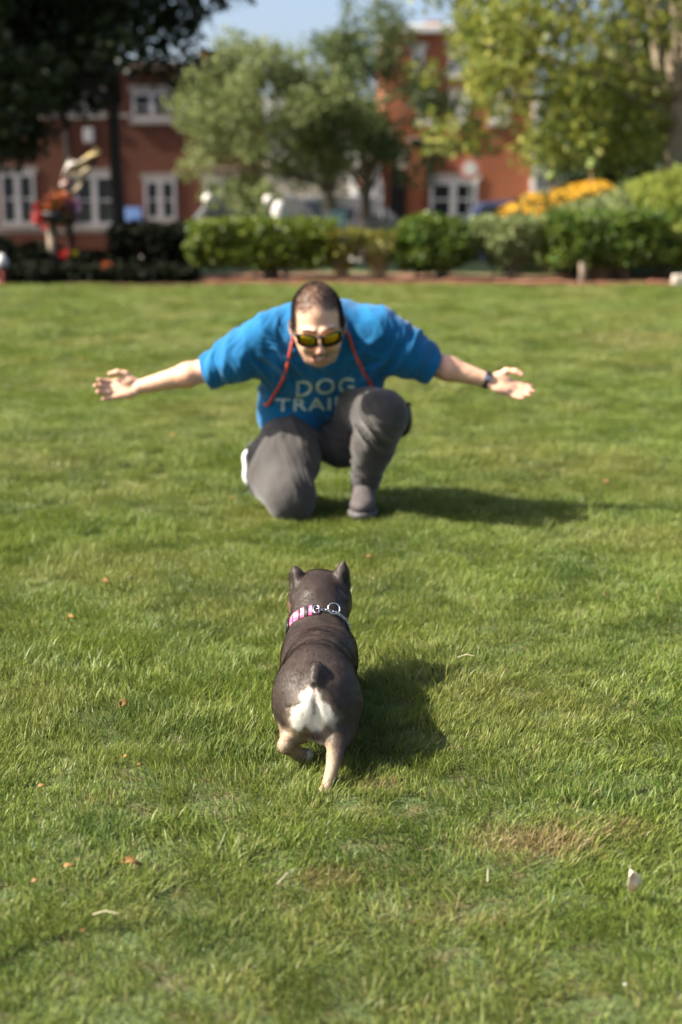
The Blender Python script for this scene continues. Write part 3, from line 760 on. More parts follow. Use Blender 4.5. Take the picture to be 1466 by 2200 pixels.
# ------------------------------------------------------------------ street furniture
M_glow = mat('frosted_lamp_glass', (.6, .6, .56), .3)
def lamp(px, topy, Y, label):
    x = float(P(px, 400, Y)[0]); zt = float(P(700, topy, Y)[2]); rt = empty('street_lamp', (x, Y, -.9), label=label, cat='street lamp')
    MB().tube([(x, Y, -.9), (x, Y, -.5), (x, Y, -.45), (x, Y, zt-.9)], [.12, .10, .055, .04], 10).build('pole', M_dark, rt, True)
    l = MB().tube([(x, Y, zt-.9), (x, Y, zt-.8), (x, Y, zt-.76)], [.05, .14, .15], 8).tube([(x, Y, zt-.30), (x, Y, zt-.26), (x, Y, zt-.12), (x, Y, zt)], [.24, .22, .08, .02], 8)
    lt = l.build('lantern', M_dark, rt)
    MB().tube([(x, Y, zt-.755), (x, Y, zt-.305)], [.12, .18], 8).build('glass', M_glow, lt)
    for k in range(4):
        a = math.pi/4+k*math.pi/2; MB().tube([(x+.15*math.cos(a), Y+.15*math.sin(a), zt-.76), (x+.215*math.cos(a), Y+.215*math.sin(a), zt-.30)], .014, 5).build('bar', M_dark, lt)
lamp(823, 255, 32.5, 'black street lamp with a lantern head between the middle trees and the brick house')
M_red = mat('red_paint', (.45, .10, .09), .5, noise=(9, (.5, .18, .15), .4, .7))
def sign_post(px, Y, zt): x = float(P(px, 400, Y)[0]); return x, MB().tube([(x, Y+.03, -.9), (x, Y+.03, zt)], .028, 8)
# round red and white sign
Y = 34.0; c = P(1010, 362, Y); rt = empty('road_sign', (c[0], Y, -.9), label='round red and white road sign on a post above the white doors', cat='road sign')
x, m = sign_post(1010, Y, c[2]+.15); m.build('post', M_steel, rt)
def disc(c, r0, y, n=24, th=.01):
    v = [(c[0]+r0*math.cos(2*math.pi*k/n), y, c[2]+r0*math.sin(2*math.pi*k/n)) for k in range(n)]; v += [(a, y+th, z) for a, b_, z in v]
    return MB().add(v, [tuple(range(n)), tuple(range(2*n-1, n-1, -1))]+[(k, k+n, (k+1) % n+n, (k+1) % n) for k in range(n)])
disc(c, .25, Y-.02).build('disc', M_red, rt)
disc((c[0], 0, c[2]), .17, Y-.026, 20, .005).build('white_centre', M_white, rt)
# two stacked plates
c = P(779, 372, Y); rt = empty('road_sign', (c[0], Y, -.9), label='two small red and white plates stacked on one post left of the lamp', cat='road sign')
x, m = sign_post(779, Y, c[2]+.2); m.build('post', M_steel, rt)
for dz in (.13, -.22):
    q = MB().box(c[0]-.14, c[0]+.14, Y-.02, Y-.008, c[2]+dz-.16, c[2]+dz+.16).build('plate', M_white, rt)
    dsk = disc((c[0], 0, c[2]+dz), .11, Y-.024, 20, .003).build('red_disc', M_red, q)
# parked cars
def car(px, Y, L, H, paint, label, rz=0):
    x = float(P(px, 400, Y)[0]); z0 = -.93; rt = empty('parked_car', (x, Y, z0), label=label, cat='car', group='cars parked along the street')
    prof = [(-.5, .28), (-.49, .52), (-.40, .60), (-.27, .66), (-.16, .97), (.0, 1.0), (.30, .98), (.44, .66), (.49, .60), (.5, .30), (.47, .2), (-.47, .2)]
    w = .86
    def ring(s, y): return [(x+a*L, Y+y, z0+b*H*s) for a, b in prof]
    n = len(prof); v = []; f = []
    for y, inset in ((-w, .0), (w, .0)):
        for a, b in prof:
            k = .12 if b > .75 else 0
            v.append((x+a*L*(1-.02*(b > .9)), Y+(y-math.copysign(k, y)), z0+b*H))
    f = [tuple(range(n)), tuple(range(2*n-1, n-1, -1))]+[(k, k+n, (k+1) % n+n, (k+1) % n) for k in range(n)]
    MB().add(v, f).build('body', paint, rt, False, .05)
    for sgn, y in ((-1, Y-w),):
        for a0, a1, b0, b1 in ((-.21, -.02, -.145, -.02), (0, .17, 0, .17), (.19, .38, .19, .30)):
            q = [(x+a0*L, y-.006+.0, z0+.68*H), (x+a1*L, y-.006, z0+.68*H), (x+b1*L, y+.10, z0+.93*H), (x+b0*L, y+.10, z0+.93*H)]
            q += [(p[0], p[1]+.03, p[2]) for p in q]
            MB().add(q, [(0, 1, 2, 3), (7, 6, 5, 4), (0, 4, 5, 1), (1, 5, 6, 2), (2, 6, 7, 3), (3, 7, 4, 0)]).build('side_window', M_glass, rt)
    for a in (-.31, .31):
        for y in (-w, w):
            wl = MB().tube([(x+a*L, Y+y-.02, z0+.33), (x+a*L, Y+y+.18*(-1 if y > 0 else 1), z0+.33)], .33, 18).build('wheel', M_dark, rt)
            MB().tube([(x+a*L, Y+y-.03 if y < 0 else Y+y+.01, z0+.33), (x+a*L, Y+y+.0 if y < 0 else Y+y+.04, z0+.33)], .2, 12).build('rim', M_steel, wl)
    MB().box(x-.5*L-.02, x-.5*L+.06, Y-w+.1, Y-w+.35, z0+.42*H, z0+.5*H).build('headlight', M_glow, rt); MB().box(x-.5*L-.02, x-.5*L+.06, Y+w-.35, Y+w-.1, z0+.42*H, z0+.5*H).build('headlight', M_glow, rt)
P_silver = mat('silver_paint', (.08, .085, .085), .25, coat=.5); P_whitec = mat('white_car_paint', (.09, .09, .095), .3, coat=.5); P_navy = mat('navy_car_paint', (.02, .03, .07), .25, coat=.5)
car(520, 35.0, 4.4, 1.95, P_silver, 'tall silver car parked behind the long hedge')
car(700, 38.0, 4.4, 1.9, P_whitec, 'white car parked beyond, half hidden by the middle tree trunk')
car(1090, 35.5, 4.3, 1.8, P_navy, 'dark blue car behind the yellow flowers')
# white bollard like posts and a round mirror seen over the hedge
GB = 'white objects seen above the hedge'
for px, py, rr, lb in ((447, 427, .085, 'round white lamp globe at the left end of the long hedge'), (577, 430, .085, 'round white lamp globe above the middle of the long hedge')):
    Y = 27.; c = P(px, py, Y); rt = empty('globe_lamp', (c[0], Y, -.4), label=lb, cat='lamp', group='white globe lamps')
    ball(c, rr*1.1, 'globe', M_white, rt, 3, 0); MB().tube([(c[0], Y, -.5), (c[0], Y, c[2]-rr)], .02, 8).build('pole', M_dark, rt)
Y = 27.; c = P(600, 455, Y); rt = empty('white_post', (c[0], Y, -.4), label='stout white post with a rounded top behind the long hedge', cat='post')
MB().tube([(c[0], Y, -.5), (c[0], Y, c[2]+.1), (c[0], Y, c[2]+.17), (c[0], Y, c[2]+.2)], [.13, .13, .10, .03], 12).build('shaft', M_white, rt, True)
MB().tube([(c[0], Y, c[2]+.0), (c[0], Y, c[2]+.03)], .145, 12).build('collar', M_white, rt, True)
c = P(725, 470, 22.); rt = empty('utility_box', (c[0], 22, 0), label='small pale green utility box above the right end of the long hedge', cat='box')
M_greenbox = mat('pale_green_paint', (.22, .34, .28), .5, noise=(7, (.28, .4, .33), .4, .7))
MB().box(c[0]-.13, c[0]+.13, 21.85, 22.1, -.05, c[2]+.08).build('cabinet', M_greenbox, rt, bevel=.03); MB().box(c[0]-.15, c[0]+.15, 21.83, 22.12, c[2]+.082, c[2]+.12).build('lid', M_greenbox, rt, bevel=.015)
# hanging flowers and flag post, left
M_f = {k: mat(k+'_petals', v, .6, trans=.2) for k, v in dict(red=(.42, .03, .03), orange=(.36, .10, .03), purple=(.12, .04, .11), yellow=(.42, .38, .03), pink=(.36, .16, .16)).items()}
Y = 18.95; c = P(118, 455, Y); rt = empty('flower_post', (c[0], Y, 0), label='wooden post carrying a bowl of red, orange and purple flowers before the brick house', cat='planter')
MB().tube([(c[0]-.06, Y, -.05), (c[0]-.06, Y, c[2]-.1)], [.06, .055], 10).build('post', M_barkpale, rt, True)
MB().tube([(c[0], Y, c[2]-.16), (c[0], Y, c[2]-.1), (c[0], Y, c[2]+.0)], [.08, .17, .22], 14).build('bowl', M_dark, rt, True)
def blossoms(name, px, py, n, sp, m, par, s=.035, seed=0):
    cc = P(px, py, Y); r = np.random.default_rng(seed+px); p = cc+r.normal(size=(n, 3))*sp
    return link(name, leaves_mesh(name, p, s*2, None, seed+px, upright=.6, elong=1.3), m, par)
for nm_, px, py, n, sp in (('red', 101, 462, 150, .055), ('orange', 128, 437, 110, .055), ('purple', 150, 448, 60, .05), ('pink', 112, 448, 40, .05), ('yellow', 130, 450, 30, .05)):
    blossoms(nm_+'_flowers', px, py, n, sp, M_f[nm_], rt)['kind'] = 'stuff'
blossoms('leaves', 125, 458, 200, .08, L_deep, rt)['kind'] = 'stuff'
# the flag: cloth blown off a slanted staff
Y = 19.0; a = P(150, 430, Y); b = P(212, 325, Y); rt = empty('flag', (a[0], Y, 0), label='pale weathered flag with yellow and pink streaks on a slanted staff above the flower bowl', cat='flag')
MB().tube([(a[0], Y, 0), tuple(a), tuple(b)], [.035, .03, .02], 8).build('staff', M_dark, rt, True)
M_flag = mat('flag_cloth', (.36, .30, .20), .8, noise=(6, (.5, .38, .08), .5, .6), trans=.2); M_flag2 = mat('flag_cloth_white', (.50, .46, .42), .8, noise=(9, (.5, .3, .26), .52, .62), trans=.2)
def strip(p, q, w0, w1, m, name, sd):
    n = 14; v = []; r = random.Random(sd)
    p = np.array(p); q = np.array(q); d = nrm(q-p); s = np.cross(d, [0, 1, 0]); s = nrm(s)
    for i in range(n+1):
        t = i/n; c_ = p*(1-t)+q*t; w = w0+(w1-w0)*t
        for j in range(7):
            u = j/6-.5; v.append(c_+s*w*u*(1-.3*abs(math.sin(t*4)))+np.array([0, .05*math.sin(t*9+u*5+sd), .02*math.sin(t*6)]))
    f = [(i*7+j, i*7+j+1, i*7+j+8, i*7+j+7) for i in range(n) for j in range(6)]
    o = link(name, mesh(name, np.array(v), f, True), m, rt); o.modifiers.new('t', 'SOLIDIFY').thickness = .006; return o
strip(P(215, 322, Y), P(150, 372, Y), .08, .16, M_flag, 'cloth_fold', 1)
strip(P(158, 345, Y), P(132, 398, Y), .16, .07, M_flag2, 'cloth_fold', 2)
strip(P(190, 360, Y-.05), P(160, 412, Y-.05), .12, .05, M_flag, 'cloth_fold', 3)
for nm_, px, py, lb in (('yellow', 162, 548, 'single yellow flower low in the dark shrubs'), ('red', 141, 547, 'single red flower low in the dark shrubs, beside the yellow one'), ('orange', 228, 573, 'single orange flower near the foot of the slim trunk')):
    Yf = 18.9 if px != 228 else 18.1; c = P(px, py, Yf); rt2 = empty('flower', (c[0], Yf, 0), label=lb, cat='flower', group='single flowers among the dark shrubs')
    Y = Yf; blossoms('petals', px, py, 34, .018, M_f[nm_], rt2, .022); MB().tube([(c[0], Yf, 0), tuple(c)], .006, 5).build('stem', M_tan, rt2)
for px in (85, 113):
    c = P(px, 556, 18.95); o = MB().box(c[0]-.07, c[0]+.07, 18.86, 19.0, 0, c[2]+.03).build('bed_stone', M_stone, None, bevel=.02)
    tag(o, 'small grey stone in the dark bed, %s of the pair under the flower post' % ('left' if px == 85 else 'right'), 'stone', 'pair of grey stones')
# hydrant at the left edge
Y = 18.0; x = float(P(4, 600, Y)[0]); rt = empty('fire_hydrant', (x, Y, 0), label='small white and red hydrant at the very left edge of the lawn', cat='hydrant')
MB().tube([(x, Y, 0), (x, Y, .05), (x, Y, .052), (x, Y, .20)], [.10, .10, .07, .07], 14).build('barrel', M_red, rt, True)
MB().tube([(x, Y, .201), (x, Y, .30), (x, Y, .36), (x, Y, .38)], [.085, .085, .05, .015], 14).build('bonnet', M_white, rt, True)
for s in (-1, 1): MB().tube([(x+s*.06, Y, .14), (x+s*.11, Y, .14)], .035, 10).build('outlet', M_f['orange'], rt, True)

# ------------------------------------------------------------------ dog
def build_dog():
    g = SDF((-.22, 2.55, -.01), (.14, 3.46, .37), .0034)
    a = lambda *p: np.array(p, float)
    cx = -.052
    # trunk: rump, loin, rib cage, shoulders
    g.ell((cx-.002, 2.815, .172), (.082, .100, .076), k=.04)
    g.ell((cx-.032, 2.79, .150), (.052, .074, .072), k=.03)
    g.ell((cx+.036, 2.80, .148), (.052, .080, .076), k=.03)
    g.ell((cx+.004, 2.94, .158), (.086, .17, .088), k=.06)
    g.ell((cx+.002, 3.08, .142), (.088, .11, .082), k=.05)
    g.ell((cx-.040, 3.07, .178), (.034, .06, .032), k=.04); g.ell((cx+.044, 3.07, .178), (.034, .06, .032), k=.04)   # shoulder blades
    g.cone((cx, 3.13, .158), (cx, 3.22, .222), .072, .070, .035)
    # head: skull, jowls, muzzle, turned towards the man
    hc = a(cx, 3.275, .252)
    g.ell(hc, (.069, .064, .054), k=.025)
    g.ell(hc+a(-.044, .0, -.030), (.034, .045, .042), k=.025); g.ell(hc+a(.044, .0, -.030), (.034, .045, .042), k=.025)
    g.ell(hc+a(0, .055, -.022), (.046, .040, .034), k=.02); g.ell(hc+a(0, .082, -.030), (.034, .024, .026), k=.015)
    # skin roll at the nape
    g.ell((cx, 3.222, .252), (.070, .024, .026), k=.008)
    # ears: upright, tips outwards, hollow side forward
    for s, tip in ((-1, a(-.062, 3.272, .316)+a(cx, 0, 0)), (1, a(.060, 3.272, .325)+a(cx, 0, 0))):
        base = hc+a(s*.052, -.006, .026)
        g.cone(base, base*.45+tip*.55, .025, .0160, .010); g.cone(base*.45+tip*.55, tip, .0155, .0045, .008)
        g.ell((base+tip)/2+a(-s*.007, .015, -.002), (.010, .012, .028), k=.006, op='sub')
        g.ell((base+tip)/2+a(s*.012, -.016, -.012), (.006, .008, .020), k=.008, op='sub')
    # tail stub curled on the rump
    g.cone((cx-.004, 2.738, .222), (cx+.002, 2.758, .238), .013, .016, .012); g.cone((cx+.002, 2.758, .238), (cx+.012, 2.762, .228), .015, .010, .008)
    # haunch and the planted hind leg (right)
    g.cone((cx+.042, 2.80, .14), (cx+.048, 2.77, .100), .056, .036, .03)
    g.cone((cx+.048, 2.77, .108), (cx+.042, 2.690, .078), .033, .0160, .02)
    g.cone((cx+.042, 2.688, .080), (cx+.022, 2.648, .020), .0160, .0125, .012)
    g.ell((cx+.020, 2.662, .012), (.019, .028, .014), k=.010)
    for t in (-1.5, -.5, .5, 1.5): g.ell((cx+.020+t*.0085, 2.687, .010), (.006, .012, .009), k=.004)
    # lifted hind leg (left): thigh, hock swung out and forward
    g.cone((cx-.046, 2.80, .135), (cx-.050, 2.79, .098), .044, .026, .03)
    g.cone((cx-.052, 2.79, .100), (cx-.066, 2.730, .086), .024, .0135, .02)
    g.cone((cx-.066, 2.730, .084), (cx-.046, 2.770, .052), .0135, .0115, .012)
    g.cone((cx-.046, 2.770, .052), (cx-.030, 2.785, .038), .0115, .014, .010)
    g.ell((cx-.024, 2.798, .034), (.017, .022, .013), k=.008)
    # front legs: one planted under the chest, one reaching
    g.cone((cx-.055, 3.10, .12), (cx-.056, 3.13, .045), .036, .019, .02); g.cone((cx-.056, 3.13, .045), (cx-.055, 3.13, .018), .019, .018, .01)
    g.ell((cx-.055, 3.148, .015), (.021, .028, .015), k=.01)
    g.cone((cx+.056, 3.12, .12), (cx+.058, 3.23, .070), .036, .019, .02); g.cone((cx+.058, 3.23, .070), (cx+.057, 3.265, .060), .018, .018, .01)
    g.ell((cx, 3.12, .115), (.060, .085, .058), k=.03)
    # furrow between the cheeks of the rump and the folds beside it
    g.cone((cx-.002, 2.705, .215), (cx+.004, 2.722, .120), .004, .006, .012, 'sub')
    g.ell((cx-.002, 2.722, .214), (.004, .008, .007), k=.006, op='sub')
    g.ell((cx+.006, 2.745, .104), (.017, .02, .018), k=.012)
    g.cone((cx-.058, 2.728, .168), (cx-.022, 2.712, .186), .0022, .002, .008, 'sub')
    def wr(x, y, z):
        d = .0026*vnoise(x*15, y*15, z*15, 5)+.0012*vnoise(x*36, y*36, z*36, 6)+.0005*vnoise(x*90, y*90, z*90, 7)
        d += .0016*np.sin(y*60+x*25+3*vnoise(x*9, y*9, z*9, 3))*np.exp(-((y-2.93)/.07)**2)*np.exp(-((x+.125)/.03)**2)
        return d
    g.displace(wr, .012)
    V, F = g.surface(); V[:, 0] = cx+.008+(V[:, 0]-cx-.008)*.955
    return V, F
DV, DF = build_dog(); DN = vnormals(DV, DF)
def dog_colour(V, N):
    x, y, z = V.T; px, py = proj(V)
    n1 = vnoise(x*40, y*40, z*40, 21); n2 = vnoise(x*120, y*120, z*120, 22)
    base = np.array([.056, .041, .034]); base2 = np.array([.034, .025, .021]); tan = np.array([.38, .29, .195]); wht = np.array([.88, .82, .72]); grey = np.array([.13, .10, .08])
    c = base+(base2-base)*np.clip(.5+.5*n1, 0, 1)[:, None]
    def lay(c, col, w): return c*(1-w[:, None])+np.array(col)*w[:, None]
    sm = lambda e0, e1, v: np.clip((v-e0)/(e1-e0), 0, 1)**2*(3-2*np.clip((v-e0)/(e1-e0), 0, 1))
    rear = (y < 2.90)
    # tan lower legs
    w = sm(.118, .080, z+.012*n1)*(y < 2.95); c = lay(c, tan, w)
    c = lay(c, tan, sm(.10, .07, z+.006*n1)*(y >= 2.95))
    # tan of the lifted thigh's hind edge
    w = sm(.135, .105, z+.01*n1)*rear*(x < -.085); c = lay(c, tan*.9, w)
    # white patch under the tail: a triangle widening downwards
    dx = x-(-.056); top, bot = .226, .134
    half = .004+np.clip((top-z-.004)/.074, 0, 1)*.045+.006*vnoise(z*60, x*0, x*0, 77)
    w = sm(.007, -.005, np.abs(dx)-half+.009*n1+.005*n2)*sm(top+.004, top-.004, z)*sm(bot-.016, bot-.002, z+.018*vnoise(x*70, y*5, z*5, 79))*(N[:, 1] < -.12)*rear
    w2 = sm(.024, -.004, np.abs(dx)-half+.008*n1)*sm(top+.004, top-.01, z)*sm(.09, .12, z)*(N[:, 1] < -.05)*rear; c = lay(c, [.30, .23, .16], w2*.55)
    c = lay(c, wht, w)
    # brownish seam in the middle of it
    w = np.exp(-((dx-.002)/.0028)**2)*sm(.22, .213, z)*sm(.15, .16, z)*(N[:, 1] < -.1)*rear*.75; c = lay(c, [.22, .11, .08], w)
    w = np.exp(-((dx-.004)/.012)**2-((z-.106)/.013)**2)*(y < 2.80); c = lay(c, [.07, .045, .035], np.clip(w*1.3, 0, 1))
    # white inner stripe of the planted leg and pale toes
    w = sm(.010, -.004, x-(-.050+.60*np.clip(z-.03, 0, .1)*.35)+.003*n1)*sm(.10, .08, z)*(y < 2.83)*(x > -.07); c = lay(c, wht, w*.9)
    c = lay(c, grey, sm(.01, .03, np.abs(x+.05)-.055)*sm(.14, .11, z)*sm(.06, .10, z)*rear*.5)
    c = lay(c, [.055, .04, .032], sm(-.030, -.004, x+.35*(z-.09)+.004*n1)*sm(.045, .085, z)*sm(.16, .12, z)*(y < 2.86)*.85)
    # pale belly line
    c = lay(c, [.7, .64, .55], sm(.125, .105, z+.01*n1)*(y > 2.86)*(np.abs(x+.05) < .085)*(N[:, 2] < .2))
    # inside of the ears and the cheeks
    c = lay(c, [.24, .15, .11], sm(.282, .295, z)*(N[:, 1] > .3)*(y > 3.25))
    c = lay(c, [.20, .13, .08], sm(.25, .225, z)*sm(.055, .068, np.abs(x+.052))*(y > 3.22)*.7)
    c = lay(c, [.012, .010, .010], (y > 3.335)*1.0)
    c = c*(1+.12*n2+.12*vnoise(x*14, y*14, z*14, 78))[:, None]
    return np.clip(c, .004, .9)
DC = dog_colour(DV, DN)
M_dog = mat('short_dog_coat', (.05, .04, .03), .45, attr='rgb:coat', bump=(420, .35, .002), spec=.3)
dog = link('dog', mesh('dog', DV, DF, True, {'coat': DC}), M_dog)
tag(dog, 'small stocky dark brown dog with a white rump running towards the kneeling man', 'dog')
# short coat lying back along the body
def coat(V, F, N, Cc, n, L, seed):
    r = np.random.default_rng(seed)
    A = V[F[:, 0]]; area = np.linalg.norm(np.cross(V[F[:, 1]]-A, V[F[:, 2]]-A), axis=1); f = r.choice(len(F), n, p=area/area.sum())
    u, v = r.random(n)[:, None], r.random(n)[:, None]
    q = V[F[f]]; p = (q[:, 0]*(1-u)+q[:, 1]*u)*(1-v)+(q[:, 3]*(1-u)+q[:, 2]*u)*v
    nn = N[F[f, 0]]; col = Cc[F[f, 0]]
    back = np.stack([.15*r.normal(size=n), -.9+.3*r.normal(size=n), -.55+.3*r.normal(size=n)], 1)
    t = back-nn*(back*nn).sum(1, keepdims=True); t /= np.linalg.norm(t, axis=1, keepdims=True)+1e-9
    d = t*.95+nn*.27; ln = (L*r.uniform(.6, 1.3, n))[:, None]; s = np.cross(t, nn)*.00034
    W = np.stack([p-s-nn*.0006, p+s-nn*.0006, p+d*ln], 1)
    k = r.uniform(.8, 1.25, n)[:, None]
    return W.reshape(-1, 3), np.arange(3*n).reshape(-1, 3), np.repeat(np.clip(col*k, 0, .9), 3, 0)
W, T, K = coat(DV, DF, DN, DC, 190000, .0062, 3)
o = link('short_fur', mesh('short_fur', W, T, False, {'coat': K}), M_dog, dog); o['kind'] = 'stuff'
M_eye = mat('dark_eye', (.01, .008, .006), .1)
for s in (-1, 1): ball((-.052+s*.034, 3.335, .262), .009, 'eye', M_eye, dog, 2, 0)
ball((-.052, 3.372, .226), .012, 'nose', M_eye, dog, 2, 0)
# collar: webbing on the left, chain loop on the right
bvd = BVHTree.FromPolygons([Vector(v) for v in DV], [tuple(q) for q in DF])
def ring_pt(th, cy, cz, off, tilt=.55, cyy=3.178):
    """point on the neck surface in the collar plane, at angle th (0 = image right, 90 = up)"""
    c0 = Vector((-.052, cyy, cz)); dr = (Vector((1, 0, 0))*math.cos(th)+Vector((0, -.52, .854))*math.sin(th)).normalized()
    h = bvd.ray_cast(c0+dr*.25, -dr)
    return np.array(h[0]+dr*off) if h[0] is not None else np.array(c0+dr*(.08+off))
collar = empty('dog_collar', (-.052, 3.178, .21), label='pink and black dog collar with a black buckle and a chain half', cat='collar')
CZ = .180
def band(t0, t1, w, off, th_, m, name, parent, n=30):
    v = []; f = []
    for i in range(n+1):
        t = t0+(t1-t0)*i/n; p = ring_pt(t, 0, CZ, off); q = ring_pt(t, 0, CZ, off+th_)
        ax = np.array([0, .854, .52])*w/2
        v += [p-ax, p+ax, q+ax, q-ax]
    for i in range(n):
        for j in range(4): f.append((i*4+j, i*4+(j+1) % 4, i*4+4+(j+1) % 4, i*4+4+j))
    f += [(0, 3, 2, 1), (n*4, n*4+1, n*4+2, n*4+3)]
    return link(name, mesh(name, np.array(v), f, True), m, parent)
D2 = math.radians
M_pink = mat('pink_camouflage_webbing', (.72, .09, .22), .7, noise=(60, (.74, .28, .38), .50, .56), bump=(900, .4, .001)); M_blackw = mat('black_webbing', (.012, .012, .014), .6, bump=(700, .3, .001)); M_buckle = mat('black_plastic', (.015, .015, .017), .3)
band(D2(262), D2(92), .029, .001, .002, M_pink, 'webbing', collar, 40)
for a, b in ((100, 93), (113, 106), (124, 121)): band(D2(a), D2(b), .0296, .0032, .0012, M_blackw, 'black_patch', collar, 4)
band(D2(140), D2(136), .0200, .0032, .0006, mat('dark_red_print', (.35, .02, .07), .7), 'print_mark', collar, 4)
band(D2(170), D2(152), .034, .003, .006, M_buckle, 'buckle', collar, 8)
def ringmesh(c, ax1, ax2, R1, R2, r_, n=14):
    return MB().tube([np.array(c)+R1*math.cos(2*math.pi*k/n)*np.array(ax1)+R2*math.sin(2*math.pi*k/n)*np.array(ax2) for k in range(n+1)], r_, 6, False)
k = 0
for t in np.arange(88, 2, -6.2):
    p = ring_pt(D2(t), 0, CZ, .0035); p2 = ring_pt(D2(t-3), 0, CZ, .0035); tg = nrm(p2-p); rad = nrm(p-np.array([-.052, 3.178, CZ])); ax = nrm(np.cross(tg, rad))
    ringmesh(p, tg, ax if k % 2 else rad, .0062, .0036, .0011).build('chain_link', M_steel, collar, True); k += 1
p = ring_pt(D2(66), 0, CZ, .008); ringmesh(p+np.array([0, .004, .004]), nrm([1, 0, -.2]), nrm([.1, .6, .8]), .0135, .0135, .0016, 22).build('ring', M_steel, collar, True)
p = ring_pt(D2(93), 0, CZ, .004); ringmesh(p, nrm([1, 0, 0]), nrm([0, .85, .52]), .007, .012, .0018, 16).build('end_ring', M_steel, collar, True)

# ------------------------------------------------------------------ man
S = lambda *p: np.array(p, float)
hipL = S(-.215, 5.53, .39); hipR = S(-.015, 5.53, .40)          # image left, image right
shL = P(580, 722, 5.22); shR = P(812, 712, 5.22)
elL = P(446, 795, 5.27); wrL = P(300, 832, 5.27)
elR = P(930, 782, 5.27); wrR = P(1052, 818, 5.25)
kneeL = P(628, 1086, 5.12); kneeL[2] = .095; ankL = P(566, 1030, 5.50); ankL[2] = .11
kneeR = P(822, 884, 5.04); ankR = P(783, 1068, 5.24); ankR[2] = max(ankR[2], .10)
hC = P(683, 697, 4.99)                                            # head centre
TA = math.radians(21); roll = math.radians(3); yaw = math.radians(3)
Fv = S(math.sin(yaw)*math.cos(TA), -math.cos(yaw)*math.cos(TA), -math.sin(TA)); Uv0 = S(0, -math.sin(TA), math.cos(TA))
Rv = nrm(np.cross(Uv0, -Fv)); Rv = Rv if Rv[0] > 0 else -Rv
Rv = nrm(Rv+S(0, 0, math.sin(roll))); Uv = nrm(Uv0-Rv*(Uv0@Rv)); Fv = nrm(Fv-Rv*(Fv@Rv)-Uv*(Fv@Uv))
HS = 1.155
def H(x, u, f): return hC+HS*(x*Rv+u*Uv+f*Fv)
HR = [Rv, Uv, Fv]
def hand(g, w, d, n, t, curl, spread, thumb, k=.006):
    """w wrist, d towards the fingers, n palm normal, t thumb side"""
    d = nrm(d); n = nrm(n-d*(n@d)); t = nrm(t-d*(t@d)-n*(t@n))
    pc = w+d*.052
    g.ell(pc, (.056, .017, .041), [d, n, t], k=.012)
    g.ell(w+d*.040+t*.024+n*.010, (.036, .016, .019), [d, n, t], k=.010)      # ball of the thumb
    g.ell(w+d*.045-t*.024+n*.007, (.038, .013, .015), [d, n, t], k=.010)
    for i, (o, L, r0) in enumerate(((.029, .074, .0098), (.0095, .082, .0102), (-.0105, .076, .0097), (-.029, .060, .0086))):
        b = w+d*.088+t*o-d*abs(i-1)*.004; dr = nrm(d+t*spread[i])
        c = curl[i]; p = [b-d*.012]; ang = c*.35; q = b
        for j, fr in enumerate((.45, .32, .23)):
            dd = dr*math.cos(ang)+n*math.sin(ang); p.append(q+dd*L*fr); q = p[-1]; ang += c
        g.chain([p[0], b, p[1], p[2], p[3]], [r0, r0*1.02, r0*.95, r0*.88, r0*.74], k)
    b = w+d*.028+t*.026+n*.008
    tp = [b]; 
    for (dd, tt, nn, L) in thumb: tp.append(tp[-1]+nrm(d*dd+t*tt+n*nn)*L)
    g.chain(tp, [.0155, .0115, .0105, .0085][:len(tp)], k+.002)
    return d, n, t
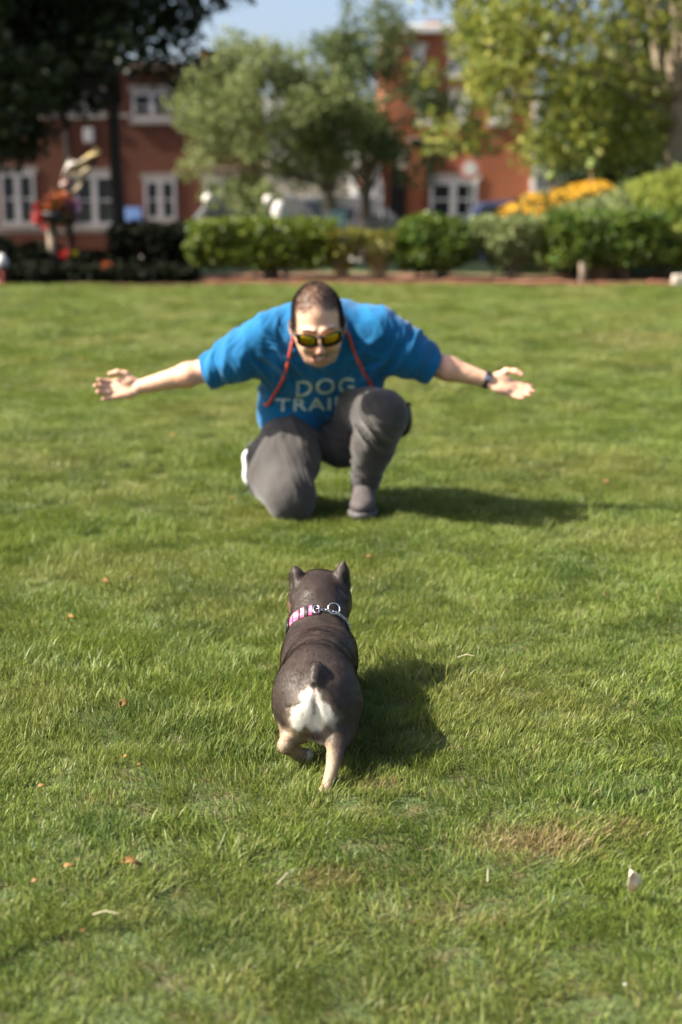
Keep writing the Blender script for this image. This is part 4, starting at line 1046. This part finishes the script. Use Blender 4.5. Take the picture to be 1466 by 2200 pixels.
def body():
    g = SDF((-1.0, 4.74, -.01), (.84, 5.88, .96), .0046)
    # head
    g.ell(H(0, .030, -.018), np.array((.074, .088, .096))*HS, HR, k=.02)
    g.ell(H(0, -.030, .028), np.array((.062, .080, .060))*HS, HR, k=.025)
    g.ell(H(0, -.088, .050), np.array((.036, .026, .034))*HS, HR, k=.022)
    for s in (-1, 1):
        g.cone(H(s*.058, -.02, .01), H(s*.034, -.085, .045), .020, .018, .025)
        g.ell(H(s*.036, -.036, .068), np.array((.020, .017, .016))*HS, HR, k=.018)
        g.cone(H(s*.014, .020, .083), H(s*.044, .020, .068), .010, .008, .012)
        g.ell(H(s*.030, .000, .082), np.array((.010, .007, .006))*HS, HR, k=.008, op='sub')
        g.ell(H(s*.078, -.010, -.008), np.array((.009, .032, .019))*HS, [nrm(Rv-s*.5*Fv*-1), Uv, nrm(np.cross(nrm(Rv+s*.5*Fv), Uv))], k=.007)
        g.ell(H(s*.086, -.006, .002), np.array((.006, .018, .009))*HS, HR, k=.005, op='sub')
    g.cone(H(0, .010, .086), H(0, -.034, .108), .0085, .0120, .012); g.ell(H(0, -.040, .102), np.array((.017, .010, .013))*HS, HR, k=.008)
    g.cone(H(-.022, -.062, .082), H(.022, -.062, .082), .0065, .0065, .009); g.cone(H(-.018, -.077, .080), H(.018, -.077, .080), .0075, .0075, .009)
    g.ell(H(0, -.067, .096), np.array((.030, .0065, .018))*HS, HR, k=.005, op='sub')
    # neck and trunk, hidden by the shirt
    nb = (shL+shR)/2+S(0, .02, .03)
    g.cone(nb, H(0, -.03, -.05), .062, .058, .03)
    g.cone(shL, shR, .055, .055, .03); pel = (hipL+hipR)/2
    g.ell(nb*.7+pel*.3, (.16, .15, .11), [S(1, 0, 0), nrm(pel-nb), nrm(np.cross(S(1, 0, 0), nrm(pel-nb)))], k=.05)
    g.cone(nb*.6+pel*.4, pel, .11, .115, .05); g.cone(hipL, hipR, .095, .095, .04)
    # arms
    for s, e, w in ((shL, elL, wrL), (shR, elR, wrR)):
        g.cone(s, e, .055, .042, .03); m_ = e*.72+w*.28
        g.cone(e, m_, .042, .0445, .02); g.cone(m_, w, .0440, .0265, .02)
        g.ell(e*.35+s*.65+S(0, -.012, .0), (.05, .04, .04), k=.03)
    # legs inside the trousers
    for h_, k_, a_ in ((hipL, kneeL, ankL), (hipR, kneeR, ankR)):
        g.cone(h_, k_, .06, .042, .03); g.cone(k_, a_, .042, .034, .02)
    # hands
    dL = wrL-elL; dL = nrm(dL+S(-.02, 0, -.02)); 
    hl = hand(g, wrL, S(-1, -.10, -.06), S(.0, -.90, .42), S(-.1, .42, .9), (.40, .36, .32, .24), (.03, .0, -.05, -.20), ((.55, .75, .35, .032), (1.0, .15, .25, .034), (1.0, -.15, .1, .026)))
    hr = hand(g, wrR, S(.92, -.12, -.30), S(-.10, -.72, .68), S(.35, .45, .80), (.16, .14, .16, .22), (.03, .0, -.03, -.08), ((.60, .70, .55, .034), (1.0, .10, .35, .034), (1.0, -.25, .1, .028)))
    def sk(x, y, z): return .0009*vnoise(x*60, y*60, z*60, 9)
    g.displace(sk, .02)
    return g.surface()
BV, BF = body()
def skin_colour(V):
    loc = (V-hC)/HS; x = loc@Rv; u = loc@Uv; f = loc@Fv; px, py = proj(V)
    n1 = vnoise(V[:, 0]*45, V[:, 1]*45, V[:, 2]*45, 31); n2 = vnoise(V[:, 0]*160, V[:, 1]*160, V[:, 2]*160, 32)
    c = np.tile(np.array([.62, .37, .25]), (len(V), 1))*(1+.06*n1)[:, None]
    sm = lambda e0, e1, v: np.clip((v-e0)/(e1-e0), 0, 1)
    lay = lambda c, col, w: c*(1-w[:, None])+np.array(col)*w[:, None]
    head = (np.linalg.norm(loc, axis=1) < .17)
    # reddened nose and cheeks, stubble deepened by painted lower-face shade, lips
    c = lay(c, [.58, .27, .19], head*np.exp(-((x/.03)**2+((u+.036)/.022)**2))*(f > .07)*.7)
    w = head*sm(-.045, -.062, u+.25*np.abs(x)-.01*n1-.012)*(f > -.02)*(u > -.125); c = lay(c, [.20, .115, .08], w*.62*(1+.3*n2))
    c = lay(c, [.42, .16, .13], head*np.exp(-((x/.024)**4+((u+.070)/.012)**4))*(f > .06))
    c = lay(c, [.10, .03, .03], head*np.exp(-((x/.030)**4+((u+.066-9*x*x)/.0058)**2))*(f > .05)*.9)
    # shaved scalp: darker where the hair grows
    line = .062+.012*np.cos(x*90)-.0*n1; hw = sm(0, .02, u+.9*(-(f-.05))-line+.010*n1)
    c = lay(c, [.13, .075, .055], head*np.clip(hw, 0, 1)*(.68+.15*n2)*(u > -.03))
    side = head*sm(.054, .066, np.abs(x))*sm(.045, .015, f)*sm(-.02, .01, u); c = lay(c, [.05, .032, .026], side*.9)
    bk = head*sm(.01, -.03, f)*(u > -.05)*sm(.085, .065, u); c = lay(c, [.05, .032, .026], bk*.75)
    # hands a little redder at the finger ends
    for w0 in (wrL, wrR):
        d = np.linalg.norm(V-w0, axis=1); c = lay(c, [.60, .30, .21], sm(.10, .19, d)*(d < .25)*.6)
    return np.clip(c, .01, .9)
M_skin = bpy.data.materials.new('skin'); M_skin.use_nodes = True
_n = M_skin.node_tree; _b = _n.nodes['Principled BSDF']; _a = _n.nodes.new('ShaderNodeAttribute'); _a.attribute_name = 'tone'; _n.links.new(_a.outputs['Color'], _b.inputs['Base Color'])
_b.inputs['Roughness'].default_value = .48; _b.inputs['Subsurface Weight'].default_value = .12; _b.inputs['Subsurface Radius'].default_value = (.02, .008, .004); _b.inputs['Subsurface Scale'].default_value = .4
person = empty('person', tuple(kneeL*S(1, 1, 0)), label='kneeling man in a blue shirt and grey trousers with both arms spread wide', cat='person')
BN = vnormals(BV, BF)
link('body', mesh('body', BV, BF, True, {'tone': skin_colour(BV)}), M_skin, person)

# short hair: sides and back dense, thin on top
def hair():
    r = np.random.default_rng(12); A = BV[BF[:, 0]]
    loc = (A-hC)/HS; x = loc@Rv; u = loc@Uv; f = loc@Fv; ok = np.linalg.norm(loc, axis=1) < .15
    side = np.clip((np.abs(x)-.052)/.014, 0, 1)*np.clip((.040-f)/.02, 0, 1)*np.clip((u+.02)/.02, 0, 1)*(u < .11)
    back = np.clip((.0-f)/.03, 0, 1)*(u > -.05)*(u < .075); top = .75*np.clip((u-.060)/.02, 0, 1)*np.clip((.068-f)/.03, 0, 1)
    ear = (np.abs(x) > .079)&(u < .025)
    w = np.where(ok & ~ear, np.maximum(np.maximum(side*1.2, back), top), 0)
    fi = r.choice(len(BF), 26000, p=w/w.sum()); n = len(fi)
    q = BV[BF[fi]]; uu, vv = r.random(n)[:, None], r.random(n)[:, None]
    p = (q[:, 0]*(1-uu)+q[:, 1]*uu)*(1-vv)+(q[:, 3]*(1-uu)+q[:, 2]*uu)*vv; nn = BN[BF[fi, 0]]
    d = nn+r.normal(size=(n, 3))*.35+Fv*.2; d /= np.linalg.norm(d, axis=1, keepdims=True)
    s = np.cross(d, r.normal(size=(n, 3))); s /= np.linalg.norm(s, axis=1, keepdims=True); L = r.uniform(.005, .011, n)[:, None]
    V = np.stack([p-s*.0006, p+s*.0006, p+d*L], 1)
    return V.reshape(-1, 3), np.arange(3*n).reshape(-1, 3)
hv, hf = hair(); o = link('hair', mesh('hair', hv, hf), mat('dark_brown_hair', (.03, .02, .016), .6), person); o['kind'] = 'stuff'
link('teeth', MB().tube([H(-.024, -.063, .070), H(-.012, -.068, .082), H(0, -.0695, .086), H(.012, -.068, .082), H(.024, -.063, .070)], [.0015, .0032, .0038, .0032, .0015], 8).build('t', None).data, mat('teeth', (.5, .45, .36), .3), person); bpy.data.objects.remove(bpy.data.objects['t'])
for sgn in (-1, 1): ball(H(sgn*.031, 0, .070), .012, 'eye', M_white, person, 2, 0)
# eyebrows
for sgn in (-1, 1): MB().tube([H(sgn*.012, .021, .094), H(sgn*.03, .027, .090), H(sgn*.05, .020, .072)], [.003, .0045, .002], 6).build('eyebrow', bpy.data.materials['dark_brown_hair'], person, True)

# sunglasses
M_frame = mat('black_glasses_frame', (.008, .008, .009), .25)
M_lens = mat('mirrored_orange_lens', (.50, .24, .01), .14, metal=.85, noise=(16, (.34, .30, .02), .45, .6))
gl = empty('sunglasses', tuple(H(0, 0, .1)), label='black framed sunglasses with mirrored yellow lenses on the man\'s face', cat='sunglasses')
def lens_pts(s, sc=1.0, off=0.0, n=20):
    out = []
    for k in range(n):
        t = 2*math.pi*k/n; ex = abs(math.cos(t))**.6*math.copysign(1, math.cos(t)); ey = abs(math.sin(t))**.65*math.copysign(1, math.sin(t))
        x = s*(.036+ex*.0285*sc); y = -.002+ey*.0195*sc+(.003*ex if ey > 0 else .002*ex); f = .106+off-.35*max(0, abs(x)-.012)**1.0*(abs(x)/.06)
        out.append(H(x, y, f))
    return out
for s in (-1, 1):
    pt = lens_pts(s); c0 = sum(pt)/len(pt)+Fv*.003
    v = [c0]+pt+[p-Fv*.002 for p in pt]+[c0-Fv*.002]; n = len(pt)
    f = [(0, 1+k, 1+(k+1) % n) for k in range(n)]+[(2*n+1, n+1+(k+1) % n, n+1+k) for k in range(n)]+[(1+k, n+1+k, n+1+(k+1) % n, 1+(k+1) % n) for k in range(n)]
    MB().add(v, f).build('lens', M_lens, gl, True)
    pt = lens_pts(s, 1.05, .001); MB().tube(pt+[pt[0]], .0030, 6, False).build('rim', M_frame, gl, True)
    MB().tube([H(s*.066, .010, .092), H(s*.078, .008, .060), H(s*.083, .004, .0), H(s*.083, -.008, -.018)], [.0048, .004, .0028, .0025], 6).build('temple', M_frame, gl, True)
MB().tube([H(-.012, .010, .106), H(0, .013, .110), H(.012, .010, .106)], .0042, 6).build('bridge', M_frame, gl, True)

# shirt
def folds(dirs, amp, seed):
    """cloth folds: ridges running across dirs, each dir = (centre, radius, wave direction, wavelength, strength)"""
    def fn(x, y, z):
        d = amp*.75*vnoise(x*11, y*11, z*11, seed)+amp*.30*vnoise(x*27, y*27, z*27, seed+1)
        for c, R_, w, wl, st in dirs:
            w = nrm(w); t = (x*w[0]+y*w[1]+z*w[2])/(wl*1.25)*2*np.pi+4.2*vnoise(x*6+seed, y*6, z*6, seed+2)
            m = (.6+.6*vnoise(x*9, y*9, z*9, seed+3))*np.exp(-((x-c[0])**2+(y-c[1])**2+(z-c[2])**2)/R_**2)
            s = 1-2*np.abs(np.sin(t*.5))**.75; t2 = t*1.15+2.0+5*vnoise(x*13, y*13+seed, z*13, seed+5); s2 = 1-2*np.abs(np.sin(t2))**.8; d = d-amp*st*m*(s+.42*s2)
        return d
    return fn
spine = nrm(((shL+shR)/2)-(hipL+hipR)/2); SR = [S(1, 0, 0), spine, nrm(np.cross(S(1, 0, 0), spine))]
mid = (shL+shR)/2; pel = (hipL+hipR)/2
def shirt():
    g = SDF((-.58, 4.90, .22), (.48, 5.84, .88), .0048)
    g.ell(mid*.80+pel*.20+S(0, 0, .01), (.195, .185, .130), SR, k=.05)
    g.ell(mid*.45+pel*.55+S(-.01, 0, -.012), (.178, .20, .128), SR, k=.06)
    g.ell(pel+spine*.10+S(-.005, 0, -.02), (.172, .15, .135), SR, k=.06)
    g.cone(mid+S(-.13, .03, .030), mid+S(.13, .03, .030), .068, .068, .05)      # yoke over the shoulders
    g.cone(mid+S(-.075, .05, .055), mid+S(.07, .05, .055), .055, .055, .05)
    for s, e, dn in ((shL, elL, -.010), (shR, elR, -.010)):
        ee = e+(e-s)*.10
        g.cone(s+S(0, .01, .005), s*.45+e*.55+S(0, 0, dn), .088, .086, .045)
        g.cone(s*.45+e*.55+S(0, 0, dn), ee+S(0, 0, dn), .086, .072, .03)
        g.cone(s*.7+mid*.3+S(0, .03, -.07), s*.5+e*.5+S(0, 0, -.035), .075, .055, .05)
    g.cone(shR+S(-.03, .02, -.06), P(775, 850, 5.36), .085, .075, .05); g.cone(shL+S(.03, .02, -.06), P(598, 860, 5.38), .075, .075, .05)
    # hem flaring over the right hip (image left)
    g.cone(pel+spine*.08+S(-.115, -.10, -.01), pel+spine*.0+S(-.135, -.13, -.06), .062, .060, .05)
    fs = [(shL*.4+elL*.6, .10, elL-shL+S(0, 0, .14), .050, 1.3), (shR*.4+elR*.6, .10, elR-shR+S(0, 0, -.10), .055, 1.1),
          (shL+S(.03, -.04, -.10), .10, S(1, 0, .7), .046, 1.5), (shR+S(-.02, -.04, -.10), .10, S(1, 0, -.6), .050, 1.4),
          (mid+S(0, -.10, -.06), .10, S(0.1, 0, 1), .040, .9), (pel+S(-.03, -.14, .06), .15, S(.45, 0, 1), .055, 1.5), (mid*.5+pel*.5+S(-.14, -.05, 0), .12, S(.2, .5, 1), .05, 1.3),
          (shR+S(0, 0, .06), .09, S(1, .2, .1), .04, .9), (shL+S(0, 0, .06), .09, S(1, .2, .0), .045, .8)]
    g.displace(folds(fs, .0105, 41), .03)
    # openings: sleeve ends, neck hole, hem
    for s, e in ((shL, elL), (shR, elR)):
        d = nrm(e-s); g.plane(e+d*.004, d+S(0, 0, .12), r=.14)
        g.cone(e-d*.09, e+d*.10, .046, .066, .01, 'sub')
    g.ell(pel+S(-.075, -.12, -.06), (.115, .10, .12), k=.05)
    g.plane(pel-spine*.075+S(0, -.06, -.03), -spine+S(-.1, .12, -.45), r=.36)
    g.ell(H(0, -.055, -.045), (.070, .070, .052), HR, k=.02, op='sub')
    g.ell(H(0, -.03, .01), (.085, .09, .085), HR, k=.03, op='sub')
    g.ell(H(0, -.085, .05), (.055, .05, .055), HR, k=.03, op='sub')
    return g.surface()
SV, SF = shirt()
M_shirt = mat('blue_cotton', (.001, .110, .27), .85, noise=(7, (.001, .092, .23), .4, .65), bump=(260, .25, .0015), spec=.25, sheen=.15)
shirt_o = link('shirt', mesh('shirt', SV, SF, True), M_shirt, person)
bvs = BVHTree.FromPolygons([Vector(v) for v in SV], [tuple(q) for q in SF])
def on_shirt(px, py, off=.002, alt=5.0):
    p0 = Vector((0, 0, CAMH)); d = (Vector(P(px, py, 5.0))-p0).normalized(); h = bvs.ray_cast(p0, d)
    if h[0] is None: return P(px, py, alt) if alt else None
    return np.array(h[0])+np.array(h[1])*off*(1 if h[1].dot(d) < 0 else -1)
# lettering printed across the chest, lying on the cloth
M_print = mat('pale_print', (.46, .56, .50), .8, noise=(60, (.30, .44, .46), .5, .62))
def lettering(txt, x0, x1, ytop, ybot, name, arc=0.0, skew=0.0):
    cu = bpy.data.curves.new('text', 'FONT'); cu.body = txt; cu.resolution_u = 3; cu.offset = .016; cu.space_character = 1.12
    to = bpy.data.objects.new('text', cu); C.objects.link(to); dg = bpy.context.evaluated_depsgraph_get(); me = bpy.data.meshes.new_from_object(to.evaluated_get(dg))
    bpy.data.objects.remove(to)
    import bmesh
    bm = bmesh.new(); bm.from_mesh(me); bmesh.ops.triangulate(bm, faces=bm.faces)
    for _ in range(3):
        es = [e for e in bm.edges if e.calc_length() > .05]
        if es: bmesh.ops.subdivide_edges(bm, edges=es, cuts=1); bmesh.ops.triangulate(bm, faces=bm.faces)
    xs = [v.co.x for v in bm.verts]; ys = [v.co.y for v in bm.verts]; a, b, c, d = min(xs), max(xs), min(ys), max(ys)
    miss = []
    for v in bm.verts:
        u = (v.co.x-a)/(b-a); w = (v.co.y-c)/(d-c)
        px = x0+(x1-x0)*u; py = ybot+(ytop-ybot)*w+arc*(2*u-1)**2+skew*(u-.5)
        q = on_shirt(px, py, .0016, None)
        if q is None: miss.append(v)
        else: v.co = q
    bmesh.ops.delete(bm, geom=miss, context='VERTS')
    bm.to_mesh(me); bm.free(); me.name = name; me.materials.clear()
    return link(name, me, M_print, shirt_o)
lettering('DOG', 636, 762, 812, 847, 'lettering', 3, -8)
lettering('TRAINER', 592, 826, 853, 880, 'lettering', -4, -14)

# trousers
def trousers():
    g = SDF((-.36, 4.88, -.012), (.32, 5.80, .60), .0048)
    g.ell(pel+S(0, .02, .01), (.185, .135, .13), k=.05)
    # image left leg: thigh down to the grass, shin back along the ground
    g.cone(hipL, hipL*.45+kneeL*.55, .112, .100, .05); g.cone(hipL*.45+kneeL*.55, kneeL+S(0, .02, .0), .100, .088, .05)
    g.cone(kneeL+S(-.01, .02, -.005), ankL+S(-.01, -.04, 0), .092, .082, .03); g.cone(hipL*.35+kneeL*.65+S(.01, 0, 0), ankL+S(0, -.12, .05), .095, .088, .06); g.ell(kneeL+S(0, -.012, -.02), (.085, .07, .078), k=.03)
    # image right leg: thigh forward to the raised knee, shin down to the shoe
    g.cone(hipR+S(.02, 0, -.02), kneeR+S(.005, .05, -.015), .105, .078, .05); g.ell(kneeR+S(0, .01, -.012), (.082, .072, .080), k=.03)
    g.ell(P(738, 950, 5.42), (.115, .12, .102), k=.05)
    m_ = kneeR*.5+ankR*.5
    g.cone(kneeR+S(-.005, .02, -.02), m_+S(.0, .035, 0), .090, .078, .03); g.cone(m_+S(0, .035, 0), ankR+S(0, .012, .0), .078, .055, .03)
    g.cone(kneeR+S(0, .14, -.07), m_+S(.01, .08, .02), .08, .06, .05)
    g.plane(ankR+S(0, 0, -.012), S(0, -.1, -1), r=.11)
    g.plane(ankL+S(0, .05, 0), S(0, 1, .1), r=.11)
    fs = [(kneeR+S(0, -.02, -.13), .11, S(.55, 0, 1), .042, 1.5), (kneeR+S(-.08, 0, -.06), .09, S(1, 0, .7), .038, 1.3), (ankR+S(0, 0, .08), .10, S(.2, 0, 1), .034, 1.4),
          (hipL*.5+kneeL*.5+S(.08, -.04, 0), .13, S(1, 0, .55), .050, 1.4), (kneeL+S(.08, 0, .05), .09, S(1, 0, .45), .040, 1.1), (hipL+S(.0, -.10, -.03), .12, S(.25, 0, 1), .05, .9),
          (hipR+S(0, -.16, -.05), .12, S(.4, .2, 1), .05, 1.4), (ankL+S(0, -.12, .02), .12, S(.3, 1, .3), .05, 1.2)]
    g.displace(folds(fs, .0085, 61), .03)
    return g.surface()
TV, TF = trousers()
TV[:, 2] = np.maximum(TV[:, 2], .002)
M_trs = mat('grey_cotton', (.052, .047, .045), .85, noise=(6, (.038, .034, .033), .4, .65), bump=(300, .3, .0015), spec=.25, sheen=.2)
tr_o = link('trousers', mesh('trousers', TV, TF, True), M_trs, person)
bvt = BVHTree.FromPolygons([Vector(v) for v in TV], [tuple(q) for q in TF])
# dark side pocket flap and small snap on the shin
# shoes
def shoe(heel, toe, up, name_mat, sole_mat):
    """heel, toe on the sole line"""
    d = nrm(toe-heel); L = np.linalg.norm(toe-heel); up = nrm(up-d*(up@d)); w = np.cross(d, up)
    A = lambda x, s, u: heel+d*x*L+w*s+up*u
    lo = np.minimum(heel, toe)-.10; hi = np.maximum(heel, toe)+.12
    g = SDF(lo, hi, .0045)
    g.ell(A(.72, 0, .040), (L*.30, .048, .036), [d, w, up], k=.02); g.ell(A(.22, 0, .050), (L*.24, .040, .046), [d, w, up], k=.03)
    g.cone(A(.50, 0, .058), A(.26, 0, .085), .038, .042, .03); g.plane(A(.5, 0, .014), -up, r=.25); g.ell(A(.18, 0, .135), (.030, .028, .035), [d, w, up], k=.008, op='sub')
    for k in range(4): g.cone(A(.46+k*.055, -.024, .093-k*.011), A(.46+k*.055, .024, .093-k*.011), .0038, .0038, .003)
    V, F = g.surface(); o = link('shoe', mesh('shoe', V, F, True), name_mat, person)
    g = SDF(lo, hi, .0045); g.ell(A(.72, 0, .012), (L*.315, .053, .030), [d, w, up], k=.02); g.ell(A(.24, 0, .012), (L*.27, .044, .030), [d, w, up], k=.03); g.cone(A(.3, 0, .008), A(.7, 0, .008), .034, .04, .03)
    g.plane(A(.5, 0, .022), up, r=.25); g.plane(A(.5, 0, -.004), -up, r=.25); V, F = g.surface(); link('sole', mesh('sole', V, F, True), sole_mat, o)
    return o
M_shoe = mat('grey_mesh_fabric', (.075, .062, .060), .8, noise=(60, (.06, .05, .055), .45, .6), bump=(200, .5, .002)); M_sole = mat('white_rubber', (.72, .72, .72), .6, noise=(15, (.58, .58, .58), .4, .7)); M_shoe2 = mat('dark_mesh_fabric', (.035, .042, .055), .8, noise=(50, (.06, .07, .09), .45, .6), bump=(200, .5, .002))
tR = P(778, 1105, 5.08); tR[2] = .012; hR_ = ankR+S(0, .06, 0); hR_[2] = .012
M_sole2 = mat('worn_grey_rubber', (.10, .095, .095), .7, noise=(25, (.05, .05, .05), .4, .65))
shoe(hR_, tR+S(0, -.01, 0), S(0, 0, 1), M_shoe, M_sole2)
toeB = P(552, 1052, 5.56); toeB[2] = .03; heelB = P(541, 964, 5.60)
shoe(heelB, toeB, S(.35, .9, .1)*S(-1, -1, 1)*S(-1, 1, 1), M_shoe2, M_sole)
# watch
d_ = nrm(wrR-elR); wc = wrR-d_*.012; a1 = nrm(np.cross(d_, S(0, 0, 1))); a2 = np.cross(a1, d_)
wt = empty('wristwatch', tuple(wc), label='black banded watch on the man\'s wrist at the right', cat='watch')
n = 24; v = []
for sgn, rr in ((-1, .0315), (1, .0305)):
    for k in range(n): t = 2*math.pi*k/n; v.append(wc+d_*sgn*.0095+(a1*math.cos(t)+a2*math.sin(t))*rr)
f = [(k, (k+1) % n, n+(k+1) % n, n+k) for k in range(n)]
bnd = link('band', mesh('band', np.array(v), f, True), M_blackw, wt); bnd.modifiers.new('s', 'SOLIDIFY').thickness = .0025
cdir = nrm(S(0, 0, CAMH)-wc); cd = nrm(cdir-d_*(cdir@d_)+a2*.3); cc_ = wc+cd*.0315; e2 = np.cross(d_, cd)
MB().tube([cc_-cd*.002, cc_+cd*.0035], [.0105, .0095], 18).build('face', M_steel, wt, False)
# leash round the neck
M_leash = mat('orange_red_rope', (.55, .075, .03), .7, noise=(120, (.42, .05, .025), .45, .6), bump=(400, .6, .002))
pth = [(578, 868), (590, 846), (604, 822), (615, 795), (622, 765), (628, 735), (632, 712)]
pl = [on_shirt(a, b, .006, 5.0) for a, b in pth]
pr_ = [on_shirt(a, b, .006, 5.0) for a, b in [(738, 704), (748, 722), (760, 748), (772, 775), (784, 800), (797, 824)]]
nk = [H(-.058, -.055, -.055)+S(-.02, .03, 0), mid+S(-.07, .13, .10), mid+S(0, .15, .115), mid+S(.07, .13, .10), H(.058, -.055, -.055)+S(.02, .03, 0)]
st = [pl[0]+S(-.02, .06, 0), pl[0]+S(-.012, .02, 0)]
def smoothpath(pts, n=6):
    out = []; pts = [np.array(p) for p in pts]
    for i in range(len(pts)-1):
        p0, p1, p2, p3 = pts[max(i-1, 0)], pts[i], pts[i+1], pts[min(i+2, len(pts)-1)]
        for k in range(n):
            t = k/n; out.append(.5*((2*p1)+(-p0+p2)*t+(2*p0-5*p1+4*p2-p3)*t*t+(-p0+3*p1-3*p2+p3)*t**3))
    return out+[pts[-1]]
o = MB().tube(smoothpath(st+pl+nk+pr_+[pr_[-1]+S(.02, .03, -.05)]), .0058, 8).build('dog_leash', M_leash, None, True)
tag(o, 'orange red rope leash hung round the man\'s neck down both sides of his chest', 'leash')
# treat pouch behind the raised knee
c = P(864, 900, 5.30); pouch = empty('treat_pouch', tuple(c), label='black pouch showing behind the man\'s raised knee', cat='pouch')
g = SDF(c-.12, c+.12, .004); g.ell(c, (.038, .05, .062), k=.01); g.cone(c+S(-.01, 0, .03), c+S(-.01, 0, -.03), .036, .038, .02); g.plane(c+S(0, 0, .052), S(0, 0, 1), r=.09)
V, F = g.surface(); link('bag', mesh('bag', V, F, True), M_blackw, pouch)
MB().tube([c+S(-.03, -.02, .056), c+S(.03, -.02, .056), c+S(.03, .02, .056), c+S(-.03, .02, .056), c+S(-.03, -.02, .056)], .005, 6).build('rim', M_blackw, pouch, True)

# ------------------------------------------------------------------ fallen leaves and small litter on the lawn
M_lf = [mat('dry_leaf_orange', (.25, .145, .04), .7, noise=(60, (.17, .085, .03), .4, .65), trans=.25), mat('dry_leaf_yellow', (.36, .22, .05), .7, noise=(60, (.25, .14, .04), .4, .65), trans=.25),
        mat('dry_leaf_brown', (.22, .10, .05), .8, noise=(60, (.3, .15, .07), .4, .65), trans=.1), mat('dry_leaf_pale', (.80, .72, .56), .7, noise=(45, (.6, .48, .32), .5, .65), trans=.3)]
def fallen(px, py, size, mi, label, az, tilt=.35, hh=.027, grp=None, R=None):
    size = size*(.78 if R is None else 1)
    g0 = G(px, py); z = float(hgt(np.array([g0[0]]), np.array([g0[1]]))[0])+hh
    g0 = G(px, py, z)
    n = 9; V = []; F = []
    for i in range(n+1):
        t = i/n; w = .27*math.sin(math.pi*min(1, t**.8))**.8*(1-.25*t)+(.02 if 0 < i < n else 0)
        w *= 1+.12*math.sin(i*2.3)
        if i in (0, n): w = .004
        zc = .5*math.sin(math.pi*t)+.2*t
        for j, s in enumerate((-1, -.5, 0, .5, 1)): V.append((t-.5, s*w, zc*.4+.16*s*s*math.cos(t*3)-.02))
    for i in range(n):
        for j in range(4): F.append((i*5+j, i*5+j+1, i*5+j+6, i*5+j+5))
    R = R or Euler((tilt, random.uniform(-.3, .3), az)).to_matrix()
    V = [np.array(g0)+np.array(R @ Vector(v))*size for v in V]
    me = mesh('fallen_leaf', np.array(V), F, True); root = empty('fallen_leaf', tuple(g0), label=label, cat='leaf', group=grp)
    b = link('blade', me, M_lf[mi], root); b.modifiers.new('s', 'SOLIDIFY').thickness = .0006
    a = np.array(g0)+np.array(R @ Vector((-.5, 0, -.02)))*size; e = np.array(g0)+np.array(R @ Vector((-.78, .04, .05)))*size
    MB().tube([a, (a+e)/2, e], [size*.018, size*.014, size*.01], 5).build('leaf_stalk', M_lf[mi], root)
GL = 'fallen leaves lying on the lawn'
for args in ((265, 1512, .042, 0, 'upright orange leaf in the grass left of the dog', 1.1, .5), (283, 1856, .046, 0, 'large orange leaf at the lower left of the lawn', .35, .3),
             (148, 1863, .028, 0, 'small orange leaf left of the large one at lower left', .0, .2), (795, 1198, .036, 0, 'orange leaf lying right above the dog\'s head', .05, .3),
             (373, 935, .035, 1, 'yellow leaf on the lawn left of the man\'s thigh', .4, .5), (500, 940, .035, 1, 'yellow leaf nearest the man\'s raised heel', 1.3, .5),
             (500, 1070, .030, 1, 'small yellow leaf left of the man\'s knee', .2, .4), (228, 1250, .040, 0, 'orange leaf in the grass far left of the dog\'s head', -.6, .4),
             (155, 1328, .038, 1, 'yellow brown leaf near the left edge beside the dog\'s shoulder level', .1, .3), (1305, 1038, .055, 0, 'flat orange leaf right of the end of the man\'s shadow', .1, .3),
             (300, 1643, .018, 0, 'tiny orange leaf left of the dog\'s lifted foot', .6, .5), (90, 1690, .022, 0, 'tiny orange leaf near the left edge below the dog', .1, .3),
             (75, 1893, .016, 2, 'tiny dark red brown leaf at the lower left edge', .5, .3), (1300, 1275, .03, 0, 'thin orange leaf at the right of the lawn', 1.4, .6),
             (180, 2000, .016, 0, 'tiny orange leaf lowest at the left', .5, .5), (270, 1625, .016, 1, 'tiny yellow leaf just above the tiny orange one', .9, .3),
             (175, 775, .07, 0, 'faint orange leaf on the far lawn above the man\'s left fingertips', .1, .2), (1030, 715, .07, 1, 'yellow leaf on the far lawn above the man\'s forearm', .2, .3)):
    fallen(*args, grp=GL)
fallen(1355, 1893, .052, 3, 'large pale cream leaf standing in the grass at lower right', 1.35, .95, .050, grp=GL, R=Matrix(((.10, -.93, .36), (.25, -.33, -.91), (-.96, -.15, -.22))))
# pale dry stalks
M_straw = mat('dry_stalk', (.34, .31, .20), .7)
def stalk(px, py, dx, dy, L, label):
    a = G(px, py, .05); b = a+nrm(S(dx, dy, .25))*L
    tag(MB().tube([a, (a+b)/2+S(0, 0, .006), b], [.0013, .0012, .0006], 5).build('grass_stalk', M_straw), label, 'stalk', 'pale dry stalks on the lawn')
stalk(985, 1412, 1, -.5, .045, 'thin white stalk lying in the grass right of the dog\'s back')
stalk(752, 1280, .2, .9, .05, 'thin pale stalk standing right of the dog\'s ear')
stalk(1048, 1895, .05, .5, .03, 'short white stalk left of the cream leaf')
stalk(595, 1900, .8, .8, .05, 'long straw coloured stalk below the dog')
stalk(200, 1965, .9, -.4, .05, 'bent pale stalk at the lower left of the lawn')
ball(tuple(G(1343, 2115, .03)), .002, 'dew_drop', M_white, None, 2, 0); tag(bpy.data.objects['dew_drop'], 'tiny bright drop on a blade at the lower right', 'drop')
